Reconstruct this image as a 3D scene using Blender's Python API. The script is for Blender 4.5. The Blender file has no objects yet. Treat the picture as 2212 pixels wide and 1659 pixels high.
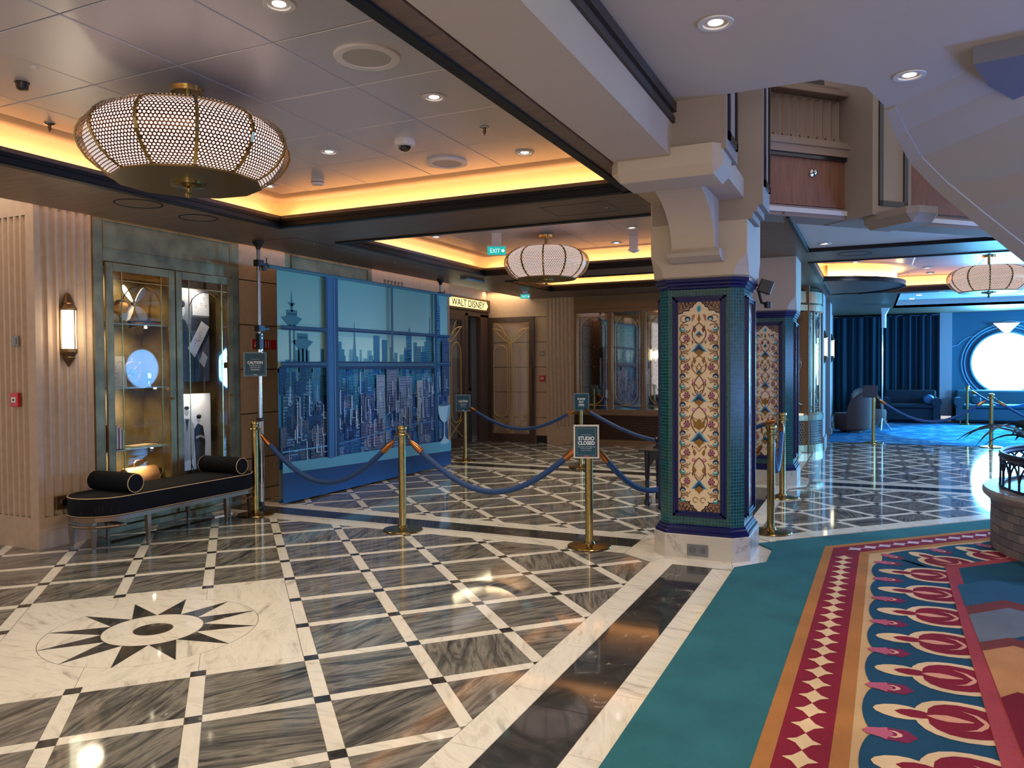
import bpy, math, random
from mathutils import Vector, Matrix
R = random.Random(7)
S = bpy.context.scene
COL = S.collection
PI = math.pi
# ------------------------------------------------------------------ camera
H = 1.55; F = 1671.2
def _cam():
    yaw, pit, rol = .4355, .0223, .0064
    f = Vector((-math.sin(yaw), math.cos(yaw), 0)); r = Vector((math.cos(yaw), math.sin(yaw), 0)); d = Vector((0, 0, -1))
    f2 = f*math.cos(pit)+d*math.sin(pit); d2 = d*math.cos(pit)-f*math.sin(pit)
    r3 = r*math.cos(rol)+d2*math.sin(rol); d3 = d2*math.cos(rol)-r*math.sin(rol)
    c = bpy.data.cameras.new('camera'); o = bpy.data.objects.new('camera', c); COL.objects.link(o)
    m = Matrix((r3, -d3, -f2)).transposed().to_4x4(); m.translation = (0, 0, H)
    o.matrix_world = m; c.sensor_width = 36; c.lens = 36*F/2212; c.clip_start = .02; c.clip_end = 100
    S.camera = o
    return r3, d3, f2
CR, CD, CF = _cam()
def px(p):
    v = Vector(p)-Vector((0, 0, H)); z = v.dot(CF)
    if z < .05: return None
    return 1106+F*v.dot(CR)/z, 829.5+F*v.dot(CD)/z
# ------------------------------------------------------------------ world, light, exposure
S.view_settings.view_transform = 'Standard'; S.view_settings.look = 'None'
S.view_settings.gamma = 1; S.view_settings.use_curve_mapping = False
S.view_settings.exposure = 0.0
w = bpy.data.worlds.new('world'); S.world = w; w.use_nodes = True
w.node_tree.nodes['Background'].inputs[0].default_value = (.72, .68, .70, 1)
w.node_tree.nodes['Background'].inputs[1].default_value = 1.0
S.cycles.max_bounces = 7; S.cycles.diffuse_bounces = 3; S.cycles.glossy_bounces = 4
S.cycles.transparent_max_bounces = 8; S.cycles.transmission_bounces = 4; S.cycles.sample_clamp_indirect = 4
S.cycles.caustics_reflective = False; S.cycles.caustics_refractive = False
def aim(o, d):
    o.rotation_euler = Vector(d).to_track_quat('-Z', 'Y').to_euler()
def area(loc, d, sx, sy, e, col, name='area_light', spread=PI):
    l = bpy.data.lights.new(name, 'AREA'); l.shape = 'RECTANGLE'; l.size = sx; l.size_y = sy; l.energy = e; l.color = col; l.spread = spread
    o = bpy.data.objects.new(name, l); COL.objects.link(o); o.location = loc; aim(o, d); return o
def spot(loc, e, col=(1, .86, .68), ang=100, blend=.8, d=(0, 0, -1), rad=.04):
    l = bpy.data.lights.new('spot_light', 'SPOT'); l.energy = e; l.color = col; l.spot_size = math.radians(ang); l.spot_blend = blend; l.shadow_soft_size = rad
    o = bpy.data.objects.new('spot_light', l); COL.objects.link(o); o.location = loc; aim(o, d); return o
BLUE = (.05, .42, 1.0); CYAN = (.04, .55, 1.0)
# daylight from the ship's side windows, beyond the right of the frame, tinted blue by their film
def disk(loc, d, r_, e, col):
    o = area(loc, d, r_*2, r_*2, e, col, 'porthole_light'); o.data.shape = 'DISK'; return o
for y_, e_, r_ in ((17.3, 62, .6), (21.2, 900, .78), (13.2, 420, .78)): disk((8.05, y_, 1.57), (-1, -.0, 0), r_, e_, (.16, .48, 1.0))
disk((3.2, 23.85, 1.57), (-.25, -1, -.08), .78, 520, (.1, .52, 1))
disk((6.4, 23.85, 1.57), (-.3, -1, -.08), .78, 420, (.1, .52, 1))
spot((3.3, 19.7, 2.9), 2000, (.02, .52, 1), 96, .12, (0, 0, -1), .06)  # this and the next: added blue spots lighting the right of the lounge carpet
spot((3.6, 17.6, 2.9), 700, (.05, .5, 1), 84, .3, (0, 0, -1), .1)
for (x_, y_, z_, e_, c_, r_) in ((.3, -1.6, 1.9, 170, (1, .86, .68), .35), (3.6, 6.4, 1.1, 360, (.13, .3, 1), .4), (2.6, 10.2, 1.6, 70, (.2, .42, 1), .4)):  # added fill points: one warm behind the camera, two blue at the right
    l = bpy.data.lights.new('atrium_fill', 'POINT'); l.energy = e_; l.color = c_; l.shadow_soft_size = r_; o = bpy.data.objects.new('atrium_fill', l); COL.objects.link(o); o.location = (x_, y_, z_)
# open atrium behind and above the camera
area((1.5, -2.2, 3.0), (-.1, 1, -.35), 5, 2.2, 90, (1, .86, .72), 'atrium_light')
area((3.5, 1.5, .9), (-.35, .25, 1), 3, 2, 60, (.6, .66, 1), 'stair_fill')  # upward fill added low outside the frame, no window stands here
for (x, y, e) in [(-2.44, 1.4, 50), (-4.6, 1.4, 46)]: spot((x, y, 3.16), e)
# ------------------------------------------------------------------ mesh helpers
def lin(c):
    return tuple(((v/255)/12.92 if v/255 <= .04045 else ((v/255+.055)/1.055)**2.4) for v in c)
class MB:
    def __init__(s): s.v = []; s.f = []; s.m = []; s.c = []; s.uv = None
    def add(s, vs, fs, mi=0, col=None):
        b = len(s.v); s.v += [tuple(p) for p in vs]
        for f in fs: s.f.append([b+i for i in f]); s.m.append(mi); s.c.append(col)
        return s
    def box(s, x0, x1, y0, y1, z0, z1, mi=0, col=None):
        if x0 > x1: x0, x1 = x1, x0
        if y0 > y1: y0, y1 = y1, y0
        if z0 > z1: z0, z1 = z1, z0
        return s.add([(x0,y0,z0),(x1,y0,z0),(x1,y1,z0),(x0,y1,z0),(x0,y0,z1),(x1,y0,z1),(x1,y1,z1),(x0,y1,z1)],
            [(0,3,2,1),(4,5,6,7),(0,1,5,4),(1,2,6,5),(2,3,7,6),(3,0,4,7)], mi, col)
    def prism(s, poly, z0, z1, mi=0, ax='z', col=None):
        a = sum(poly[i][0]*poly[(i+1)%len(poly)][1]-poly[(i+1)%len(poly)][0]*poly[i][1] for i in range(len(poly)))
        if a < 0: poly = poly[::-1]
        n = len(poly)
        mp = {'z': lambda p, h: (p[0], p[1], h), 'x': lambda p, h: (h, p[0], p[1]), 'y': lambda p, h: (p[0], h, p[1])}[ax]
        vs = [mp(p, z0) for p in poly]+[mp(p, z1) for p in poly]
        fs = [tuple(range(n))[::-1], tuple(range(n, 2*n))]+[(i, (i+1)%n, n+(i+1)%n, n+i) for i in range(n)]
        if ax == 'y': fs = [f[::-1] for f in fs]
        return s.add(vs, fs, mi, col)
    def loft(s, rings, mi=0, cap=True, closed=True):
        n = len(rings[0]); b = []
        vs = [p for r in rings for p in r]; fs = []
        for k in range(len(rings)-1):
            for i in range(n if closed else n-1):
                j = (i+1) % n; fs.append((k*n+i, k*n+j, (k+1)*n+j, (k+1)*n+i))
        if cap and closed: fs += [tuple(range(n))[::-1], tuple(range((len(rings)-1)*n, len(rings)*n))]
        return s.add(vs, fs, mi)
    def lathe(s, prof, n=24, c=(0, 0, 0), mi=0, cap=True):
        rings = [[(c[0]+r*math.cos(2*PI*i/n), c[1]+r*math.sin(2*PI*i/n), c[2]+z) for i in range(n)] for r, z in prof]
        return s.loft(rings, mi, cap)
    def tube(s, pts, r, n=8, mi=0):
        pts = [Vector(p) for p in pts]; rings = []
        up = Vector((0, 0, 1))
        for i, p in enumerate(pts):
            t = (pts[min(i+1, len(pts)-1)]-pts[max(i-1, 0)]).normalized()
            if abs(t.dot(up)) > .98: a = Vector((1, 0, 0))
            else: a = up
            u = t.cross(a).normalized(); w_ = u.cross(t).normalized()
            rr = r[i] if isinstance(r, (list, tuple)) else r
            rings.append([p+(u*math.cos(2*PI*k/n)+w_*math.sin(2*PI*k/n))*rr for k in range(n)])
        return s.loft(rings, mi)
    def mesh(s, name):
        me = bpy.data.meshes.new(name); me.from_pydata(s.v, [], s.f); me.polygons.foreach_set('material_index', s.m)
        if any(c is not None for c in s.c):
            at = me.color_attributes.new('Col', 'FLOAT_COLOR', 'CORNER'); buf = []
            for p, c in zip(me.polygons, s.c):
                n = len(p.vertices)
                if c is None: c = (.5, .5, .5)
                if isinstance(c[0], (tuple, list)):
                    for k in range(n): buf += [*c[k % len(c)], 1.0]
                else: buf += [*c, 1.0]*n
            at.data.foreach_set('color', buf)
        if s.uv:
            ul = me.uv_layers.new(name='UVMap')
            for lp in me.loops: ul.data[lp.index].uv = s.uv[lp.vertex_index]
        me.update(); return me
def link(name, data, parent=None, loc=(0, 0, 0), rotz=0, label=None, cat=None, group=None, kind=None):
    o = bpy.data.objects.new(name, data); COL.objects.link(o)
    if parent: o.parent = parent
    o.location = loc; o.rotation_euler = (0, 0, rotz)
    if label: o['label'] = label
    if cat: o['category'] = cat
    if group: o['group'] = group
    if kind: o['kind'] = kind
    return o
def obj(name, mb, mats, parent=None, loc=(0, 0, 0), rotz=0, smooth=False, bevel=0, **k):
    me = mb.mesh(name)
    for m in (mats if isinstance(mats, (list, tuple)) else [mats]): me.materials.append(m)
    o = link(name, me, parent, loc, rotz, **k)
    if smooth:
        me.polygons.foreach_set('use_smooth', [True]*len(me.polygons))
        me.set_sharp_from_angle(angle=math.radians(38))
    if bevel:
        b = o.modifiers.new('bevel', 'BEVEL'); b.width = bevel; b.segments = 2; b.limit_method = 'ANGLE'
    return o
def thing(name, label, cat, loc=(0, 0, 0), rotz=0, group=None): return link(name, None, None, loc, rotz, label, cat, group)
def struct(name, mb, mats, **k): return obj(name, mb, mats, kind='structure', **k)
def dup(root, loc, rotz=None, label=None, group=None):
    def cp(o, par):
        c = o.copy(); COL.objects.link(c)
        if par: c.parent = par
        for ch in kids.get(o, []): cp(ch, c)
        return c
    kids = {}
    for o in list(bpy.data.objects):
        if o.parent: kids.setdefault(o.parent, []).append(o)
    r = cp(root, None); r.location = loc
    if rotz is not None: r.rotation_euler = (0, 0, rotz)
    if label: r['label'] = label
    if group: r['group'] = group
    return r
# ------------------------------------------------------------------ materials
MATS = {}
def mat(name, c=(128, 128, 128), rough=.5, metal=0, emit=0, spec=.5, ecol=None, bump=0, bscale=40, noise=0, nscale=6, trans=0, coat=0):
    if name in MATS: return MATS[name]
    m = bpy.data.materials.new(name); m.use_nodes = True; nt = m.node_tree; b = nt.nodes['Principled BSDF']
    L = lin(c); b.inputs['Base Color'].default_value = (*L, 1); b.inputs['Roughness'].default_value = rough
    b.inputs['Metallic'].default_value = metal; b.inputs['Specular IOR Level'].default_value = spec
    b.inputs['Coat Weight'].default_value = coat; b.inputs['Transmission Weight'].default_value = trans
    if emit: b.inputs['Emission Color'].default_value = (*lin(ecol or c), 1); b.inputs['Emission Strength'].default_value = emit
    tc = None
    if noise or bump: tc = nt.nodes.new('ShaderNodeTexCoord')
    if noise:
        n = nt.nodes.new('ShaderNodeTexNoise'); n.inputs['Scale'].default_value = nscale; n.inputs['Detail'].default_value = 5
        nt.links.new(tc.outputs['Object'], n.inputs['Vector'])
        r = nt.nodes.new('ShaderNodeValToRGB'); r.color_ramp.elements[0].position = .3; r.color_ramp.elements[1].position = .7
        r.color_ramp.elements[0].color = (*[v*(1-noise) for v in L], 1); r.color_ramp.elements[1].color = (*[min(1, v*(1+noise)) for v in L], 1)
        nt.links.new(n.outputs['Fac'], r.inputs['Fac']); nt.links.new(r.outputs['Color'], b.inputs['Base Color'])
    if bump:
        n = nt.nodes.new('ShaderNodeTexNoise'); n.inputs['Scale'].default_value = bscale; n.inputs['Detail'].default_value = 3
        nt.links.new(tc.outputs['Object'], n.inputs['Vector'])
        bp = nt.nodes.new('ShaderNodeBump'); bp.inputs['Strength'].default_value = bump; bp.inputs['Distance'].default_value = .01
        nt.links.new(n.outputs['Fac'], bp.inputs['Height']); nt.links.new(bp.outputs['Normal'], b.inputs['Normal'])
    MATS[name] = m; return m
def bits(m): return m.node_tree, m.node_tree.nodes['Principled BSDF'], m.node_tree.links
def math_(nt, op, a, b=None):
    n = nt.nodes.new('ShaderNodeMath'); n.operation = op
    for i, v in enumerate((a, b)):
        if v is None: continue
        if isinstance(v, (int, float)): n.inputs[i].default_value = v
        else: nt.links.new(v, n.inputs[i])
    return n.outputs[0]
def ramp(nt, fac, stops):
    r = nt.nodes.new('ShaderNodeValToRGB'); e = r.color_ramp.elements
    e[0].position, e[0].color = stops[0][0], (*lin(stops[0][1]), 1); e[1].position, e[1].color = stops[-1][0], (*lin(stops[-1][1]), 1)
    for p, c in stops[1:-1]: k = e.new(p); k.color = (*lin(c), 1)
    nt.links.new(fac, r.inputs['Fac']); return r.outputs['Color']
def marble(name, stops, scale, stretch, ang, rvar, rough=.06, dist=1.2, detail=7):
    m = mat(name, rough=rough, spec=.55); nt, b, L = bits(m)
    tc = nt.nodes.new('ShaderNodeTexCoord'); oi = nt.nodes.new('ShaderNodeObjectInfo')
    off = nt.nodes.new('ShaderNodeVectorMath'); off.operation = 'SCALE'; off.inputs[0].default_value = (37, 91, 13); L.new(oi.outputs['Random'], off.inputs['Scale'])
    an = math_(nt, 'ADD', math_(nt, 'MULTIPLY', math_(nt, 'SUBTRACT', math_(nt, 'FRACT', math_(nt, 'MULTIPLY', oi.outputs['Random'], 7.3)), .5), rvar), ang)
    ro = nt.nodes.new('ShaderNodeVectorRotate'); ro.rotation_type = 'Z_AXIS'; L.new(tc.outputs['Object'], ro.inputs['Vector']); L.new(an, ro.inputs['Angle'])
    mp = nt.nodes.new('ShaderNodeVectorMath'); mp.operation = 'MULTIPLY'; L.new(ro.outputs[0], mp.inputs[0]); mp.inputs[1].default_value = (1, stretch, 1)
    ad = nt.nodes.new('ShaderNodeVectorMath'); ad.operation = 'ADD'; L.new(mp.outputs[0], ad.inputs[0]); L.new(off.outputs[0], ad.inputs[1])
    n = nt.nodes.new('ShaderNodeTexNoise'); n.inputs['Scale'].default_value = scale; n.inputs['Detail'].default_value = detail
    n.inputs['Roughness'].default_value = .62; n.inputs['Distortion'].default_value = dist; L.new(ad.outputs[0], n.inputs['Vector'])
    L.new(ramp(nt, n.outputs['Fac'], stops), b.inputs['Base Color'])
    return m
GREY = marble('grey_marble', [(.3, (44, 46, 46)), (.42, (84, 82, 78)), (.5, (112, 108, 100)), (.58, (140, 134, 122)), (.66, (92, 90, 84)), (.78, (182, 174, 158))], 2.2, 7, 1.75, 1.5, detail=10)
WHITE = marble('white_marble', [(.28, (176, 168, 150)), (.4, (222, 214, 196)), (.55, (234, 226, 208)), (.66, (216, 207, 188)), (.8, (238, 232, 216))], 3.2, 4.5, .6, 1.6, dist=.7)
DARK = marble('dark_marble', [(.3, (40, 41, 41)), (.5, (58, 57, 55)), (.62, (70, 67, 63)), (.66, (130, 124, 116)), (.7, (62, 60, 57)), (.9, (52, 52, 50))], 3, 1.5, .4, 3, dist=2.4)
GROUT = mat('grout', (120, 110, 95), .7)
BRASS = mat('brass', (160, 136, 84), .22, 1, noise=.25, nscale=30)
BRONZE = mat('bronze', (112, 86, 58), .4, .7)
CHROME = mat('chrome', (190, 192, 195), .15, 1)
BLACK = mat('black_plastic', (18, 18, 20), .4)
NAVY = mat('navy_glaze', (12, 16, 74), .3, spec=.35)
CREAM = mat('cream_plaster', (186, 170, 150), .75, bump=.15, bscale=90)
STONE = mat('limestone', (178, 150, 122), .7, noise=.06, nscale=14)
WPAINT = mat('white_paint', (205, 198, 190), .6)
WOODC = mat('brown_wood', (104, 78, 58), .45)
def wood(m, dark, light, sc=(1, 14, 14)):
    nt, b, L = bits(m); tc = nt.nodes.new('ShaderNodeTexCoord'); v = nt.nodes.new('ShaderNodeVectorMath'); v.operation = 'MULTIPLY'
    L.new(tc.outputs['Object'], v.inputs[0]); v.inputs[1].default_value = sc
    n = nt.nodes.new('ShaderNodeTexNoise'); n.inputs['Scale'].default_value = 4; n.inputs['Detail'].default_value = 6; n.inputs['Distortion'].default_value = .4
    L.new(v.outputs[0], n.inputs['Vector']); L.new(ramp(nt, n.outputs['Fac'], [(.3, dark), (.7, light)]), b.inputs['Base Color'])
SOFF = mat('soffit_wood', rough=.42); wood(SOFF, (92, 72, 56), (122, 96, 76), (1, 9, 9))
BLKTRIM = mat('black_trim', (12, 11, 12), .45, spec=.25)
BPATINA = mat('bronze_patina', (122, 104, 70), .42, .55, noise=.35, nscale=5)
DOORW = mat('door_wood', rough=.4); wood(DOORW, (62, 42, 28), (88, 60, 40), (9, 9, 1))
REDWOOD = mat('red_wood', rough=.5); wood(REDWOOD, (112, 72, 54), (134, 88, 66), (9, 9, 1))
GLASS = mat('glass', (255, 255, 255), .02)
def _glass(m, a=.12):
    nt, b, L = bits(m); t = nt.nodes.new('ShaderNodeBsdfTransparent'); g = nt.nodes.new('ShaderNodeBsdfGlossy'); g.inputs['Roughness'].default_value = .02
    ge = nt.nodes.new('ShaderNodeNewGeometry'); dt = nt.nodes.new('ShaderNodeVectorMath'); dt.operation = 'DOT_PRODUCT'; L.new(ge.outputs['Normal'], dt.inputs[0]); L.new(ge.outputs['Incoming'], dt.inputs[1]); mx = nt.nodes.new('ShaderNodeMixShader')
    ab = math_(nt, 'ABSOLUTE', dt.outputs['Value']); L.new(math_(nt, 'ADD', math_(nt, 'MULTIPLY', math_(nt, 'POWER', math_(nt, 'SUBTRACT', 1.0, ab), 5.0), .9), .035), mx.inputs[0]); L.new(t.outputs[0], mx.inputs[1]); L.new(g.outputs[0], mx.inputs[2])
    L.new(mx.outputs[0], nt.nodes['Material Output'].inputs[0])
_glass(GLASS)
def printm(name, rough, bump=0, bs=300, var=0):
    m = mat(name, rough=rough, spec=.3); nt, b, L = bits(m)
    a = nt.nodes.new('ShaderNodeAttribute'); a.attribute_name = 'Col'; src = a.outputs['Color']
    tc = nt.nodes.new('ShaderNodeTexCoord')
    if var:
        n = nt.nodes.new('ShaderNodeTexNoise'); n.inputs['Scale'].default_value = 2.6; n.inputs['Detail'].default_value = 6; L.new(tc.outputs['Object'], n.inputs['Vector'])
        mx = nt.nodes.new('ShaderNodeVectorMath'); mx.operation = 'SCALE'; L.new(src, mx.inputs[0])
        L.new(math_(nt, 'ADD', math_(nt, 'MULTIPLY', n.outputs['Fac'], var*2), 1-var), mx.inputs['Scale']); src = mx.outputs[0]
    L.new(src, b.inputs['Base Color'])
    if bump:
        n = nt.nodes.new('ShaderNodeTexNoise'); n.inputs['Scale'].default_value = bs; n.inputs['Detail'].default_value = 2; L.new(tc.outputs['Object'], n.inputs['Vector'])
        bp = nt.nodes.new('ShaderNodeBump'); bp.inputs['Strength'].default_value = bump; bp.inputs['Distance'].default_value = .01
        L.new(n.outputs['Fac'], bp.inputs['Height']); L.new(bp.outputs['Normal'], b.inputs['Normal'])
    return m
P_CLOTH = printm('printed_cloth', .6); P_TILE = printm('mosaic_print', .3, .1, 90); P_RUG = printm('carpet_pile', 1, .8, 160, .4); P_PAPER = printm('printed_paper', .45)
def hexm(name, kind, pitch, rad):
    """perforated sheet: round holes on a hexagonal grid"""
    m = mat(name, (96, 66, 46), .4, .8); nt, b, L = bits(m)
    tc = nt.nodes.new('ShaderNodeTexCoord'); v = nt.nodes.new('ShaderNodeVectorMath'); v.operation = 'SCALE'; L.new(tc.outputs['UV'], v.inputs[0]); v.inputs['Scale'].default_value = 1/pitch
    ds = []
    for sh in ((0, 0, 0), (.5, .8660254, 0)):
        a = nt.nodes.new('ShaderNodeVectorMath'); a.operation = 'ADD'; L.new(v.outputs[0], a.inputs[0]); a.inputs[1].default_value = sh
        q = nt.nodes.new('ShaderNodeVectorMath'); q.operation = 'WRAP'; L.new(a.outputs[0], q.inputs[0]); q.inputs[1].default_value = (.5, .8660254, 1); q.inputs[2].default_value = (-.5, -.8660254, -1)
        l = nt.nodes.new('ShaderNodeVectorMath'); l.operation = 'LENGTH'; L.new(q.outputs[0], l.inputs[0]); ds.append(l.outputs['Value'])
    mask = math_(nt, 'LESS_THAN', math_(nt, 'MINIMUM', ds[0], ds[1]), rad)
    mx = nt.nodes.new('ShaderNodeMixShader'); L.new(mask, mx.inputs[0]); L.new(b.outputs[0], mx.inputs[1])
    t = nt.nodes.new('ShaderNodeBsdfTransparent'); L.new(t.outputs[0], mx.inputs[2])
    L.new(mx.outputs[0], nt.nodes['Material Output'].inputs[0]); return m
HEXSHADE = hexm('perforated_shade', 0, .0215, .34)
HEXGRILLE = hexm('perforated_grille', 0, .052, .38)
def emis(name, c, s):
    m = bpy.data.materials.new(name); m.use_nodes = True; nt = m.node_tree; nt.nodes.clear()
    e = nt.nodes.new('ShaderNodeEmission'); e.inputs[0].default_value = (*lin(c), 1); e.inputs[1].default_value = s
    o = nt.nodes.new('ShaderNodeOutputMaterial'); nt.links.new(e.outputs[0], o.inputs[0]); return m
def gridm(name, tile, grout, pitch, rough=.2, bevel=.06):
    """small square glass mosaic on UVs"""
    m = mat(name, rough=rough, spec=.6); nt, b, L = bits(m)
    tc = nt.nodes.new('ShaderNodeTexCoord'); v = nt.nodes.new('ShaderNodeVectorMath'); v.operation = 'SCALE'; L.new(tc.outputs['UV'], v.inputs[0]); v.inputs['Scale'].default_value = 1/pitch
    fr = nt.nodes.new('ShaderNodeVectorMath'); fr.operation = 'FRACTION'; L.new(v.outputs[0], fr.inputs[0])
    fl = nt.nodes.new('ShaderNodeVectorMath'); fl.operation = 'FLOOR'; L.new(v.outputs[0], fl.inputs[0])
    wn = nt.nodes.new('ShaderNodeTexWhiteNoise'); L.new(fl.outputs[0], wn.inputs['Vector'])
    sx = nt.nodes.new('ShaderNodeSeparateXYZ'); L.new(fr.outputs[0], sx.inputs[0])
    mk = math_(nt, 'MAXIMUM', math_(nt, 'LESS_THAN', sx.outputs[0], .1), math_(nt, 'LESS_THAN', sx.outputs[1], .1))
    base = ramp(nt, wn.outputs['Value'], [(0, tuple(int(t*.8) for t in tile)), (1, tuple(min(255, int(t*1.2)) for t in tile))])
    mx = nt.nodes.new('ShaderNodeMix'); mx.data_type = 'RGBA'; L.new(mk, mx.inputs[0]); L.new(base, mx.inputs[6]); mx.inputs[7].default_value = (*lin(grout), 1)
    L.new(mx.outputs[2], b.inputs['Base Color']); L.new(math_(nt, 'ADD', math_(nt, 'MULTIPLY', mk, .5), rough), b.inputs['Roughness'])
    bp = nt.nodes.new('ShaderNodeBump'); bp.inputs['Strength'].default_value = .5; bp.inputs['Distance'].default_value = .002; L.new(math_(nt, 'SUBTRACT', 1.0, mk), bp.inputs['Height']); L.new(bp.outputs[0], b.inputs['Normal'])
    return m
TEAL = gridm('teal_mosaic', (8, 60, 62), (64, 128, 120), .0262)
PANELM = mat('ceiling_metal', (205, 200, 202), .34, .3)
def _perf(m):
    nt, b, L = bits(m); tc = nt.nodes.new('ShaderNodeTexCoord'); c = nt.nodes.new('ShaderNodeTexVoronoi'); c.inputs['Scale'].default_value = 110; c.inputs['Randomness'].default_value = 0
    L.new(tc.outputs['Object'], c.inputs['Vector']); k = math_(nt, 'GREATER_THAN', c.outputs['Distance'], .3)
    L.new(ramp(nt, k, [(0, (165, 160, 160)), (1, (212, 206, 206))]), b.inputs['Base Color'])
_perf(PANELM)
# ------------------------------------------------------------------ flat art (prints, mosaics, woven patterns)
class Art:
    def __init__(s, fn, step=.0004): s.mb = MB(); s.fn = fn; s.k = 0; s.step = step
    def up(s): s.k += 1; return s
    def poly(s, pts, c, cs=None):
        h = s.k*s.step
        s.mb.add([s.fn(u, v, h) for u, v in pts], [tuple(range(len(pts)))], 0, [lin(q) for q in cs] if cs else lin(c)); return s
    def rect(s, u0, v0, u1, v1, c, c2=None):
        return s.poly([(u0, v0), (u1, v0), (u1, v1), (u0, v1)], c, [c, c, c2, c2] if c2 else None)
    def disc(s, u, v, a, c, b=None, n=20, a0=0, a1=2*PI):
        b = b or a; k = n if a1-a0 > 6.2 else n+1
        return s.poly([(u+a*math.cos(a0+(a1-a0)*i/n), v+b*math.sin(a0+(a1-a0)*i/n)) for i in range(k)], c)
    def stroke(s, pts, w_, c, taper=False):
        L_ = []; Rr = []
        n = len(pts)
        for i, (u, v) in enumerate(pts):
            a = pts[max(0, i-1)]; b = pts[min(n-1, i+1)]; dx, dy = b[0]-a[0], b[1]-a[1]; l = math.hypot(dx, dy) or 1
            q = w_/2*(1-(i/(n-1) if taper else 0)*.8); L_.append((u-dy/l*q, v+dx/l*q)); Rr.append((u+dy/l*q, v-dx/l*q))
        for i in range(n-1): s.poly([L_[i], Rr[i], Rr[i+1], L_[i+1]], c)
        return s
def arc(u, v, r, a0, a1, n=12, ry=None):
    a0, a1 = math.radians(a0), math.radians(a1); ry = ry or r
    return [(u+r*math.cos(a0+(a1-a0)*i/n), v+ry*math.sin(a0+(a1-a0)*i/n)) for i in range(n+1)]
def text(body, size, m, parent=None, fn=None, sx=1, ext=.001, bold=0, name='lettering', align='CENTER', gap=1.0):
    cu = bpy.data.curves.new('t', 'FONT'); cu.body = body; cu.size = size; cu.extrude = ext; cu.offset = bold; cu.align_x = align; cu.space_character = gap; cu.resolution_u = 3
    o = bpy.data.objects.new('t', cu); COL.objects.link(o); dg = bpy.context.evaluated_depsgraph_get(); dg.update()
    me = bpy.data.meshes.new_from_object(o.evaluated_get(dg)); bpy.data.objects.remove(o)
    for v in me.vertices: v.co = fn(v.co.x*sx, v.co.y, v.co.z)
    me.materials.clear(); me.materials.append(m); me.name = name
    return link(name, me, parent)
exec_parts = []
# ------------------------------------------------------------------ FLOOR
def clip(poly, a, b, c):
    """keep a*x+b*y<=c"""
    out = []
    for i in range(len(poly)):
        p, q = poly[i], poly[(i+1) % len(poly)]; dp = a*p[0]+b*p[1]-c; dq = a*q[0]+b*q[1]-c
        if dp <= 0: out.append(p)
        if (dp < 0 < dq) or (dq < 0 < dp): t = dp/(dp-dq); out.append((p[0]+t*(q[0]-p[0]), p[1]+t*(q[1]-p[1])))
    return out
def parea(p): return .5*abs(sum(p[i][0]*p[(i+1) % len(p)][1]-p[(i+1) % len(p)][0]*p[i][1] for i in range(len(p)))) if len(p) > 2 else 0
def clipc(poly, reg, g=.0):
    n = len(reg)
    for i in range(n):
        (x0, y0), (x1, y1) = reg[i], reg[(i+1) % n]; dx, dy = x1-x0, y1-y0; l = math.hypot(dx, dy)
        a, b = dy/l, -dx/l; poly = clip(poly, a, b, a*x0+b*y0-g)
        if len(poly) < 3: return []
    return poly
fb = MB(); fb.box(-9, 9, -3, 25, -.1, -.0016)
FLOOR = struct('floor', fb, GROUT)
tiles = {'marble_tile': [], 'marble_strip': [], 'marble_inset': [], 'border_tile': [], 'medallion_piece': []}
TM = {'marble_tile': GREY, 'marble_strip': WHITE, 'marble_inset': DARK}
G = .0016
U = (.3855, .407); V = (-.389, .3915)
def lattice(org, regs, hole=None, U=U, V=V):
    hw = .037
    def at(i, j): return (org[0]+i*U[0]+j*V[0], org[1]+i*U[1]+j*V[1])
    fu = hw/.5605; fv = hw/.552
    for i in range(-24, 36):
        for j in range(-24, 36):
            c = at(i+.5, j+.5)
            if not (-9.5 < c[0] < 9.5 and -2 < c[1] < 18): continue
            e = .002
            parts = [('marble_tile', i+fu+e, i+1-fu-e, j+fv+e, j+1-fv-e), ('marble_strip', i+fu+e, i+1-fu-e, j-fv+e, j+fv-e),
                     ('marble_strip', i-fu+e, i+fu-e, j+fv+e, j+1-fv-e), ('marble_inset', i-fu+e, i+fu-e, j-fv+e, j+fv-e)]
            for nm, a0, a1, b0, b1 in parts:
                if hole and hole(nm, (a0+a1)/2, (b0+b1)/2): continue
                q = [at(a0, b0), at(a1, b0), at(a1, b1), at(a0, b1)]
                for reg in regs:
                    r = clipc(q, reg, G)
                    if parea(r) > .0004: tiles[nm].append((r, TM[nm]))
def hA(nm, a, b): return -3+.07 < a < -.07 and 2.07 < b < 5-.07
O_A = (-1.939, 2.485)
lattice(O_A, [[(-9, -2), (-1.585, -2), (-1.585, 5.9), (-1.86, 6.17), (-9, 6.17)]], hA)
lattice((-3.14, 7.49), [[(-9, 6.93), (-1.86, 6.93), (-1.585, 7.2), (-1.585, 10.15), (-1.86, 10.4), (-9, 10.4)]])
lattice((-3.14, 7.49+.01), [[(-9, 11.2), (-1.86, 11.2), (-1.585, 11.5), (-1.585, 16.6), (-9, 16.6)]])
lattice((-.715, 8.67), [[(-.93, 7.45), (-.74, 7.45), (2.02, 10.21), (-.93, 10.21)], [(-.735, 10.212), (2.02, 10.212), (2.33, 10.52), (-.735, 10.52)]])
lattice((-.316, 11.49), [[(-.735, 11.255), (9, 11.255), (9, 16.72), (-.93, 16.72), (-.93, 11.47)]])
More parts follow.
